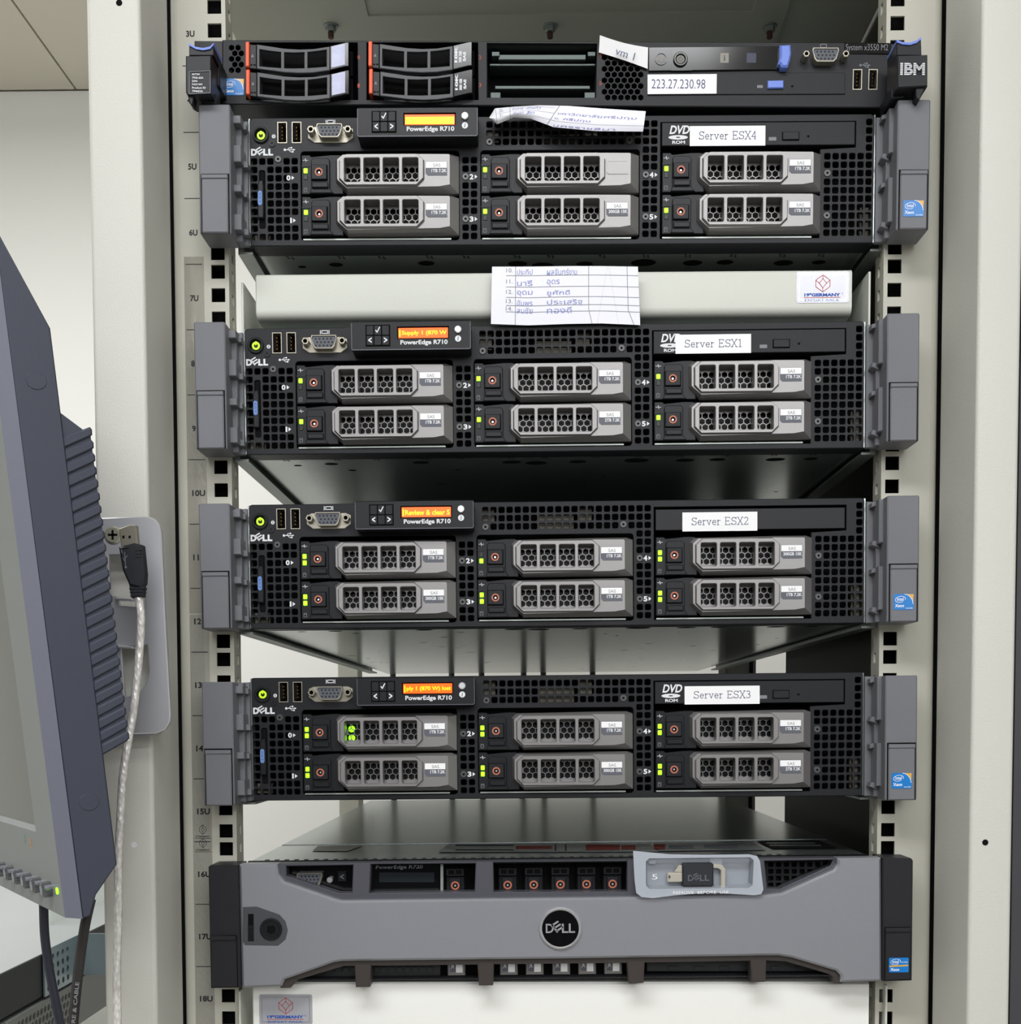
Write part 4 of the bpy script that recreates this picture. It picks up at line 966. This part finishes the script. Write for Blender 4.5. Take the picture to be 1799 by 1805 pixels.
for px in (583, 969, 1356):
    o = CAM; d = fw*FPX + rt*(px-PPX) - up*(47-PPY); k = ((ZP-2)*.001-o.z)/d.z; q = o+d*k
    part('bolt', bolt, [ZINCR, mat('bolt_thread', (92, 62, 56), .5, metal=.5)], cab, 'bolt', (q.x*1000, q.y*1000, ZP-1.4))
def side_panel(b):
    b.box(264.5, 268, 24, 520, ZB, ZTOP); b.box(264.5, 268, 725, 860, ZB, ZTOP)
part('side_panel', side_panel, DARKP, cab, label='inner side panel with shade put into its dark colour')
def rpost(sg, x0, x1, y0, y1): return lambda b: (b.box(x0, x1, y0, y1, ZB, ZTOP, ch=1))
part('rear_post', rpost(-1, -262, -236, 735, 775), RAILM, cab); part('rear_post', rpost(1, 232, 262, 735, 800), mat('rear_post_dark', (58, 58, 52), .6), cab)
part('door_edge', lambda b: b.box(294.5, 330, -66, -40, ZB, ZTOP), mat('door_edge_dark', (62, 62, 66), .6), cab, label='dark edge beyond the right post')
# silver latch plate screwed to the left post
def plate_pts(l, Y):
    return [((at(a, c, Y).x)*1000, (at(a, c, Y).z)*1000) for a, c in l]
lpz = at(245, 1290, -86)
lt = thing('latch_plate', 'rounded silver plate with cut-outs screwed to the left cabinet post', 'bracket', (lpz.x, 0, lpz.z))
def rel(l, Y, o): return [(x-o.location.x*1000, z-o.location.z*1000) for x, z in plate_pts(l, Y)]
def lplate(b):
    o = [(170, 920), (176, 913), (258, 910), (272, 914), (281, 924), (285, 940), (291, 1080), (301, 1260), (300, 1272), (292, 1286), (275, 1293), (186, 1296), (178, 1288)]
    h1 = [(192, 978), (255, 977), (257, 1071), (212, 1068), (206, 1050), (194, 1050)]; h2 = [(214, 1140), (261, 1136), (264, 1185), (258, 1206), (244, 1224), (220, 1228)]
    b.prism(ccw(rel(o, -86, lt)), -87, -83.5, [ccw(rel(h1, -86, lt)), ccw(rel(h2, -86, lt))], ch=.8, hch=.3)
    for y in (1053, 1137): b.prism(ccw(rel([(205, y), (237, y+3), (237, y+7), (205, y+5)], -88, lt)), -92, -84, ch=.6)
    b.prism(ccw(rel([(190, 1290), (280, 1287), (270, 1297), (200, 1300)], -84, lt)), -84, -70.5)
part('plate', lplate, ALU, lt)
c = rel([(199, 943)], -88, lt)[0]
part('screw', lambda b: (b.prism(circ(0, 0, 5.6, 20), -1.6, 1, ch=1, mi=0), b.box(-3, 3, -1.75, -1.5, -.7, .7, mi=1), b.box(-.7, .7, -1.75, -1.5, -3, 3, mi=1)), [mat('brass_screw', (188, 186, 168), .35, metal=.7), DARK], lt, None, (c[0], -87, c[1]))
# ================================================================== cream sliding shelves
def shelf(name, label, x0, x1, zt, zb, Yf, m, st, stn):
    t = thing(name, label, 'shelf', ((x0+x1)/2000, 0, Z0+zb*.001)); w = (x1-x0)/2; h = zt-zb
    def front(b):
        b.T = TX; pr = [(Yf+1.5, h), (Yf, h-1.5)]+[(Yf+6-6*math.cos(math.radians(a)), 6-6*math.sin(math.radians(a))) for a in range(0, 91, 15)]+[(Yf+300, 0), (Yf+300, h)]
        b.prism(ccw(pr), -w, w, ch=.8); b.T = None
    part('shelf_body', front, m, t)
    def sleeve(b):
        b.T = Matrix.Identity(4)
        b.box(-w-9.5, -w-8, Yf-2, 600, -14, h-6, ch=.4); b.box(w+11, w+12.5, Yf-2, 600, -14, h-2, ch=.4); b.box(-w-8, w+12, Yf+30, 500, -14, -12.5); b.T = None
    part('support_arm', sleeve, CREAM, t)
    def stick(b):
        a = [(v[0]-t.location.x*1000, v[1]+0) for v in []]
        P0 = at(st[0], st[3], Yf-.5); P1 = at(st[2], st[1], Yf-.5); ax, az = (P0.x-t.location.x)*1000, (P0.z-t.location.z)*1000; bx_, bz = (P1.x-t.location.x)*1000, (P1.z-t.location.z)*1000
        W_, H_ = bx_-ax, bz-az
        b.prism(rr(ax, az, bx_, bz, 1.5), Yf-.3, Yf, mi=0)
        b.prism(rr(ax+1.6, az+1.6, bx_-1.6, bz-1.6, .5), Yf-.42, Yf-.3, [rr(ax+2.3, az+2.3, bx_-2.3, bz-2.3, .5)], mi=1)
        cx, cz = ax+W_*.5, az+H_*.63
        for q in ([(0, 5.6), (4.9, 2.0), (4.9, -2.4), (0, -6), (-4.9, -2.4), (-4.9, 2.0), (0, 5.6)], [(0, 3), (2.6, 0), (0, -3.2), (-2.6, 0), (0, 3)], [(0, 5.6), (0, 3)], [(4.9, 2), (2.6, 0)], [(-4.9, 2), (-2.6, 0)], [(0, -6), (0, -3.2)]): b.stroke([(cx+x, cz+z) for x, z in q], .4, Yf-.45, 2)
        b.text('19"GERMANY', ax+W_*.15, az+H_*.20, ax+W_*.83, az+H_*.31, Yf-.45, .045, mi=3); b.stroke([(ax+W_*.15, az+H_*.17), (ax+W_*.83, az+H_*.17)], .35, Yf-.45, 2)
        b.text('EXPORT RACK', ax+W_*.16, az+H_*.06, ax+W_*.82, az+H_*.12, Yf-.45, .02, mi=3); b.text('R', ax+W_*.86, az+H_*.27, ax+W_*.88, az+H_*.32, Yf-.45, 0, mi=3)
    part('maker_sticker', stick, [CLEARST, CHROME, RED, BLUEP], t, label=stn)
    return t
shelf('rack_shelf', 'cream steel shelf with rounded front, between the ESX4 and ESX1 servers', -208.5, 205.5, -94.5, -125, 8, CREAM, (1403, 478, 1497, 534), 'clear sticker with a red diamond emblem')
shelf('rack_shelf', 'pale cream shelf front below the wide grey bezel server', -214.5, 219.5, -589.5, -633, -4, CREAML, (457, 1753, 550, 1806), 'clear sticker with a red diamond emblem')
# ================================================================== hand-written paper sheets
def sheet(label, name, top, bot, Yt, Yb, wave, lines, texts):
    n = len(top)-1; o = bpy.data.objects.new(name, None)
    org = at(sum(p[0] for p in bot)/len(bot), sum(p[1] for p in bot)/len(bot), Yb)
    def P3(u, v, off=0):
        u = min(max(u, 0), 1); i = min(int(u*n), n-1); f = u*n-i
        a = [top[i][k]*(1-f)+top[i+1][k]*f for k in (0, 1)]; c = [bot[i][k]*(1-f)+bot[i+1][k]*f for k in (0, 1)]
        Y = Yt*(1-v)+Yb*v - wave*math.sin(v*math.pi)*(1+.3*math.sin(u*6)) + off
        p = at(a[0]*(1-v)+c[0]*v, a[1]*(1-v)+c[1]*v, Y); return ((p.x-org.x)*1000, (p.y-org.y)*1000, (p.z-org.z)*1000)
    def fn(b):
        A_, B_ = 24, 8
        for off, fl in ((0, False), (.25, True)): b.add([P3(i/A_, j/B_, off) for j in range(B_+1) for i in range(A_+1)], [(j*(A_+1)+i, (j+1)*(A_+1)+i, (j+1)*(A_+1)+i+1, j*(A_+1)+i+1) for j in range(B_) for i in range(A_)], flip=fl, mi=0)
    def ln(b):
        for (u0, v0, u1, v1) in lines:
            N = 12; w = .004 if abs(u1-u0) < .05 else .010; du, dv = (w/2, 0) if abs(u1-u0) < .05 else (0, w/2)
            for i in range(N):
                s0, s1 = i/N, (i+1)/N; U0, U1, V0, V1 = u0+(u1-u0)*s0, u0+(u1-u0)*s1, v0+(v1-v0)*s0, v0+(v1-v0)*s1
                b.add([P3(U0-du, V0-dv, -.12), P3(U1-du, V1-dv, -.12), P3(U1+du, V1+dv, -.12), P3(U0+du, V0+dv, -.12)], [(0, 1, 2, 3)])
    ob = part(name, fn, PAPER); ob.location = org; tag(ob, label, 'paper')
    part('printed_rule', ln, PRINTG, ob, kind='stuff')
    for s, u0, v0, u1, v1, m in texts:
        def tx(b):
            vs, fs = glyphs(s, .0 if m is PRINTK else .004); ax, bx2 = min(v[0] for v in vs), max(v[0] for v in vs); az, bz = min(v[1] for v in vs), max(v[1] for v in vs)
            b.add([P3(u0+(u1-u0)*(x-ax)/(bx2-ax), v1+(v0-v1)*(z-az)/(bz-az), -.14) for x, z in vs], fs)
        part('row_number' if m is PRINTK else 'handwriting', tx, PRINTG if m is PRINTK else INKB, ob)
    return ob
rows = [('10.', 'ประทีป', 'ผลจันทร์งาม', .03), ('11.', 'นารี', 'อุดร', .22), ('12.', 'อุดม', 'ชูศักดิ์', .40), ('13.', 'อัมพร', 'ประเสริฐ', .56), ('14.', 'สมชัย', 'ทองดี', .69)]
T = []
for i, (a, bb, c_, v) in enumerate(rows):
    T += [(a, .10, v, .145, v+.07, PRINTK), (bb, .175, v+.01, .28, v+.11, INKB), (c_, .37, v+.01, .37+(.20, .08, .15, .24, .16)[i], v+.12, INKB)]
sheet('lined sheet with handwriting hanging over the upper cream shelf', 'paper_sheet', [(867, 470), (930, 470), (1000, 469), (1060, 469), (1124, 470)], [(865, 571), (930, 573.5), (1000, 571), (1060, 570), (1128, 573)], -2, -7, 1.2,
      [(.165, 0, .165, 1)]+[(.1, v, 1, v+.0) for v in (.155, .35, .53, .67, .78)]+[(.655, 0, .655, .75), (.655, .75, .68, 1), (.925, 0, .925, .75), (.925, .75, .96, 1), (.79, 0, .72, 1), (.80, 0, .86, 1)], T)
T = [('20.', .20, .08, .24, .3, PRINTK), ('21.', .20, .42, .24, .6, PRINTK), ('สุนทร  คำแก้ว', .32, .05, .52, .34, INKB), ('อนุชา  สีดา', .33, .42, .5, .72, INKB), ('มหาวิทยาลัยศรีปทุม', .64, .30, .97, .46, INKB), ('ม. ศรีปทุม', .64, .54, .80, .68, INKB), ('นครราชสีมา', .66, .86, .90, .97, INKB)]
sheet('curled strip of lined paper sticking out between the two topmost servers', 'paper_sheet', [(862, 207), (872, 191), (905, 188), (950, 185.5), (1000, 186.5), (1060, 191), (1138, 196)], [(864, 209), (876, 219), (905, 207), (935, 209), (975, 224), (1050, 231), (1133, 232)], -12, -17, 4,
      [(.17, 0, .17, 1), (.3, 0, .3, 1), (.62, 0, .62, 1), (.17, .38, .62, .40), (.3, .05, .6, .12), (.3, .75, 1, .72)], T)
# ================================================================== monitor on the left, with its cables
PB = at(118, 1625, -200)
def cs3(a, b_, c): return (rt*a + up*b_ - fw*c)
uL = cs3(-.547, .04, -.836).normalized(); vU = cs3(-.0895, .99, .106); vU = (vU - uL*vU.dot(uL)).normalized(); wB = uL.cross(vU).normalized()
if wB.dot(fw) < 0: wB = -wB
# local frame: x = towards the left end of the screen (uL), y = back (wB), z = up the screen
MM = Matrix((uL, wB, vU)).transposed().to_4x4(); MM.translation = PB
mon = bpy.data.objects.new('monitor', None); COL.objects.link(mon); mon.empty_display_size = .02
mon.matrix_world = MM
tag(mon, 'grey flat monitor seen edge-on at the left with a ribbed back', 'monitor')
Wm, Hm = 385.0, 372.0
def mfront(b):
    o = rr(9, 9, Wm-9, Hm-9, 1); out = rect(0, 0, Wm, Hm); hole = rect(47, 47, Wm-47, Hm-47)
    b.wall(ccw(rect(3, 2, Wm-3, Hm-2)), 0, 8.5, l2=ccw(out), mi=1)
    b.cap(rect(3, 2, Wm-3, Hm-2), 0, [hole], mi=0); b.wall(hole, 0, 4, hole=True, l2=inset(hole, 2.5), mi=0)
    b.cap(rect(0, 0, Wm, Hm), 8.5, back=True, mi=1)
part('screen_frame', mfront, [MONF, MONG], mon)
part('screen', lambda b: b.box(48.5, Wm-48.5, 3.6, 6, 48.5, Hm-48.5), SCREEN, mon, label='switched-off greenish screen')
def mback(b):
    # side profile (w, z) swept across the width
    b.T = Matrix(((0, 1, 0, 0), (1, 0, 0, 0), (0, 0, 1, 0), (0, 0, 0, 1)))
    pr = [(8.5, 0), (13, 1), (14.5, 5), (17.5, 12), (31, 27), (31, Hm-52), (8.5, Hm)]
    b.prism(ccw(pr), 0, Wm, ch=.8); b.T = None
    b.prism(rect(1, 1, Wm-1, Hm-1), 8, 9.6)
part('back_shell', mback, MOND, mon)
for z in (64, 292):
    part('screw_cover', lambda b: (setattr(b, 'T', Matrix(((0, 1, 0, 0), (1, 0, 0, 0), (0, 0, 1, 0), (0, 0, 0, 1)))), b.prism(circ(20, 0, 5.5, 20, 4.8), -.35, .5, ch=.2)), MOND, mon, 'scov', (0, 0, z))
def housing(b):
    b.T = Matrix(((0, 1, 0, 0), (1, 0, 0, 0), (0, 0, 1, 0), (0, 0, 0, 1))); b.prism([(31, 90), (46, 97), (46, 264), (31, 276)], 2, Wm-40); b.T = None
part('back_housing', housing, MOND, mon)
def rib(b):
    # a slanted ridge wrapping the right side of the housing
    b.T = Matrix(((0, 1, 0, 0), (1, 0, 0, 0), (0, 0, 1, 0), (0, 0, 0, 1)))
    b.prism([(30, -2.6), (45, 3.8), (46.8, 5.2), (47, 8.0), (46, 9.5), (30, 3.4)], .6, 8, ch=1.0); b.T = None
for i in range(25): part('rib', rib, MOND, mon, 'rib', (0, 0, 91+i*7.0))
KNOB = mat('knob_chrome', (120, 122, 128), .22, metal=.8)
def mbtn(b): b.prism(circ(0, 0, 4.6, 16), -5.5, 0, ch=1.4)
for i in range(6): part('control_button', mbtn, KNOB, mon, 'mbt', (28+i*24, 0, 15.5))
part('power_light', lambda b: b.prism(circ(12.5, 16, 2.0, 10), -.6, 0), LEDG, mon)
part('status_symbol', lambda b: b.text('2', 77, 38, 80, 43, -.1), mat('print_green', (90, 170, 120), .5), mon); part('status_symbol', lambda b: b.text('8', 62, 36, 66, 42, -.1), mat('print_amber', (222, 160, 90), .5), mon)
part('mount_arm', lambda b: (b.box(120, 180, 50, 75, 130, 190), b.box(135, 165, 75, 110, 140, 180)), MOND, mon)
def cable(label, name, cat, pts, r, m, flat=1.0, n=10):
    P_ = [at(a, c, Y) for a, c, Y in pts]; o0 = P_[0]
    # smooth the traced course
    sm = []
    for i in range(len(P_)-1):
        p0, p1, p2, p3 = P_[max(i-1, 0)], P_[i], P_[i+1], P_[min(i+2, len(P_)-1)]
        for k in range(6):
            s = k/6; sm.append(.5*((2*p1)+(p2-p0)*s+(2*p0-5*p1+4*p2-p3)*s*s+(3*p1-p0-3*p2+p3)*s**3))
    sm.append(P_[-1])
    o = part(name, lambda b: b.tube([(p-o0)*1000 for p in sm], r, n, flat=flat), m); o.location = o0
    return tag(o, label, cat)
cable('black cable hanging below the monitor, leftmost of the two', 'cable', 'cable', [(76, 1545, -135), (77, 1600, -135), (79, 1650, -135), (86, 1703, -135), (96, 1755, -135), (106, 1805, -135), (118, 1870, -135)], 2.8, RUBBER)
c2 = cable('dark brown-black cable with white lettering hanging below the monitor', 'cable', 'cable', [(160, 1585, -175), (150, 1630, -175), (141, 1690, -175), (134, 1750, -175), (129, 1805, -175), (126, 1870, -175)], 3.0, CABLE2)
pp, pq = at(135.5, 1745, -179.2), at(129, 1812, -179.2)
def clet(b):
    vs, fs = glyphs('CABLE   &   WIRE', .02); X1 = max(v[0] for v in vs)
    vs, fs = glyphs('WIRE & CABLE', .01); X1 = max(v[0] for v in vs); a = (at(127, 1822, -179.3)-c2.location)*1000; d = (at(136, 1731, -179.3)-c2.location)*1000; s = (d-a)/X1; nrm = Vector((-s.z, 0, s.x)).normalized()*2.2/.72
    b.add([tuple(a+s*x+nrm*(z-.36)) for x, z in vs], fs)
part('lettering', clet, PRINTG, c2)
# braided lead with a USB plug
us = cable('clear braided USB lead hanging in front of the silver latch plate', 'usb_cable', 'cable', [(243, 1048, -118), (248, 1085, -118), (247, 1130, -118), (241, 1198, -120), (235, 1254, -122), (227, 1300, -124), (219, 1351, -126), (215, 1390, -127), (212, 1450, -128), (208.5, 1521, -128), (208, 1615, -128), (206, 1720, -128), (207, 1805, -128), (207, 1860, -128)], 2.5, BRAID, n=12)
uo = us.location
def UP(l, Y): return [((at(a, c, Y)-uo).x*1000, (at(a, c, Y)-uo).z*1000) for a, c in l]
y0 = (-.118 - uo.y)*1000
def plugb(b):
    b.prism(ccw(UP([(209, 964), (236, 957), (249, 960), (254, 1010), (253, 1028), (246, 1036), (228, 1032), (216, 1005)], -122)), -4.5, 4, ch=1.2, mi=0)
    for i in range(3): b.prism(ccw(UP([(239, 968+i*6), (250, 967+i*6), (250, 970+i*6), (239, 971+i*6)], -122)), -4.9, -4, mi=0)
    b.prism(ccw(UP([(228, 1030), (253, 1029), (252, 1052), (232, 1054)], -120)), -3.2, 3.2, ch=.8, mi=0)
    for i in range(3): b.prism(ccw(UP([(229+i, 1036+i*6), (254-i, 1035+i*6), (254-i, 1039+i*6), (229+i, 1040+i*6)], -120)), -3.7, 3.7, ch=.4, mi=0)
    c = UP([(221, 985)], -123)[0]
    b.stroke([(c[0], c[1]-5), (c[0]-.6, c[1]+4)], .35, -4.6, 1); b.stroke([(c[0]-.3, c[1]-1.5), (c[0]-1.6, c[1]+.6)], .35, -4.6, 1); b.stroke([(c[0]-.3, c[1]+.3), (c[0]+1.1, c[1]+2)], .35, -4.6, 1); b.cap(circ(c[0], c[1]-5, .7, 8), -4.6, mi=1)
    q = UP([(213, 968), (226, 966), (213, 968), (215, 975)], -123); b.stroke(q, .35, -4.6, 1)
part('plug_body', plugb, [USBB, PRINTG], us)
def plugm(b):
    b.prism(ccw(UP([(208, 931), (228, 924), (238, 925), (241, 959), (236, 962), (212, 965)], -122)), -2.6, 2.6, ch=.5, mi=0)
    for a in (214, 225): b.cap(ccw(UP([(a, 944), (a+4, 943), (a+4.5, 948), (a+.5, 949)], -122)), -2.65, mi=1)
part('plug_shell', plugm, [NICKEL, DARK], us)
# ================================================================== things beyond, bottom left
dv = thing('network_device', 'dark flat rack device with a silver perforated bracket, lower left behind the cables', 'network device', (-.70, .62, at(62, 1755, 300).z))
XD = -461.5-19; zA = at(62, 1683, 300).z; zB = at(62, 1755, 300).z
def devb(b):
    h = (zA-zB)*1000; x1 = XD+700
    b.box(-300, x1, -470, 330, 0, h, ch=.8, mi=0); b.box(-299, x1-.5, -469, 330, h, h+1.0, mi=1)
part('housing', devb, [mat('device_dark', (50, 54, 56), .5), mat('device_top', (176, 180, 182), .35, metal=.3)], dv)
def brk(b):
    b.T = Matrix(((0, -1, 0, 0), (1, 0, 0, 0), (0, 0, 1, 0), (0, 0, 0, 1))); h = (zA-zB)*1000; x1 = -(XD+700)
    hs = [circ(-313+i*13, h*(.15+.235*j), 3.2, 12) for i in range(5) for j in range(4)]
    b.T = TX; x1 = XD+700
    b.prism(rect(-322, -1, -222, h+4), x1+1, x1+2.6, hs); b.T = None; b.box(x1+1, x1+30, -222, -220.5, 0, h+4)
part('bracket', brk, mat('zinc_bracket', (176, 192, 200), .3, metal=.7), dv)
d2 = thing('network_device', 'grey device with a honeycomb vent, lowest at the left below the silver bracket', 'network device', (-.70, .62, zB-.05))
def devp(b):
    x1 = XD+700; b.box(-300, x1, -470, 330, 0, 46, mi=0)
    hs = []; j = 0
    for j in range(5):
        for i in range(16): hs.append(circ(-395+i*9+(j % 2)*4.5, 6+j*7.8, 4.0, 6, a0=math.pi/6))
    b.T = TX; b.prism(rect(-410, 0, -240, 46), x1+.5, x1+3, hs, mi=0); b.prism(rect(-409, 1, -241, 45), x1+.2, x1+.5, mi=1); b.T = None
part('housing', devp, [mat('device_grey', (150, 152, 150), .5), DARK], d2)
gp = part('glass_panel', lambda b: b.box(-3, 3, -150, 150, -700, 120), GLASS); gp.location = at(168, 1640, 620); tag(gp, 'upright greenish glass pane behind the left cabinet post', 'glass panel')
cabs = [(.03, .0), (.075, .004), (.13, -.01), (.165, .006), (-.055, .0), (.235, .003)]
for i, (x, dx) in enumerate(cabs):
    P_ = [(0, 0, -1300), (dx*1000, 8, -400), (-dx*600, -6, 0), (dx*400, 4, 330)]
    o = part('cable', lambda b: b.tube([Vector(p) for p in P_], 4.2, 8), mat('rear_cable', (40, 46, 44), .5)); o.location = (x-.16, .96, Z0-.4); tag(o, ('second', 'third', 'fourth', 'fifth', 'leftmost', 'rightmost')[i]+' of the six dark cables hanging behind the servers, counted from the left', 'cable', 'dark cables hanging behind the servers')
# ================================================================== room
def struct(name, fn, m): o = part(name, fn, m); o['kind'] = 'structure'; return o
YW = 1450; ZC = at(60, 161, YW).z*1000
struct('wall_back', lambda b: b.box(-3200, 3200, YW, YW+80, 0, ZC), WALLM)
struct('wall_right', lambda b: b.box(3200, 3280, -4200, YW+80, 0, ZC), WALLM)
struct('wall_left', lambda b: b.box(-3280, -3200, -4200, YW+80, 0, ZC), WALLM)
struct('wall_front', lambda b: b.box(-3200, 3200, -4280, -4200, 0, ZC), WALLF)
struct('floor', lambda b: b.box(-3280, 3280, -4280, YW+80, -60, 0), FLOORM)
ce = struct('ceiling', lambda b: b.box(-3280, 3280, -4280, YW+80, ZC+12, ZC+60), CEILM)
o_ = CAM; d_ = fw*FPX + rt*(128-PPX) - up*(150-PPY); kk = (ZC*.001-o_.z)/d_.z; xj = (o_+d_*kk).x*1000
edges = [xj-1200*k for k in range(2, -1, -1)]+[xj+1200*k for k in range(1, 4)]
for i in range(len(edges)-1):
    x0, x1 = edges[i]+2, edges[i+1]-2
    part('ceiling_board', lambda b: b.box(x0, x1, -4200, YW-6, ZC, ZC+12), CEILM, ce, None)
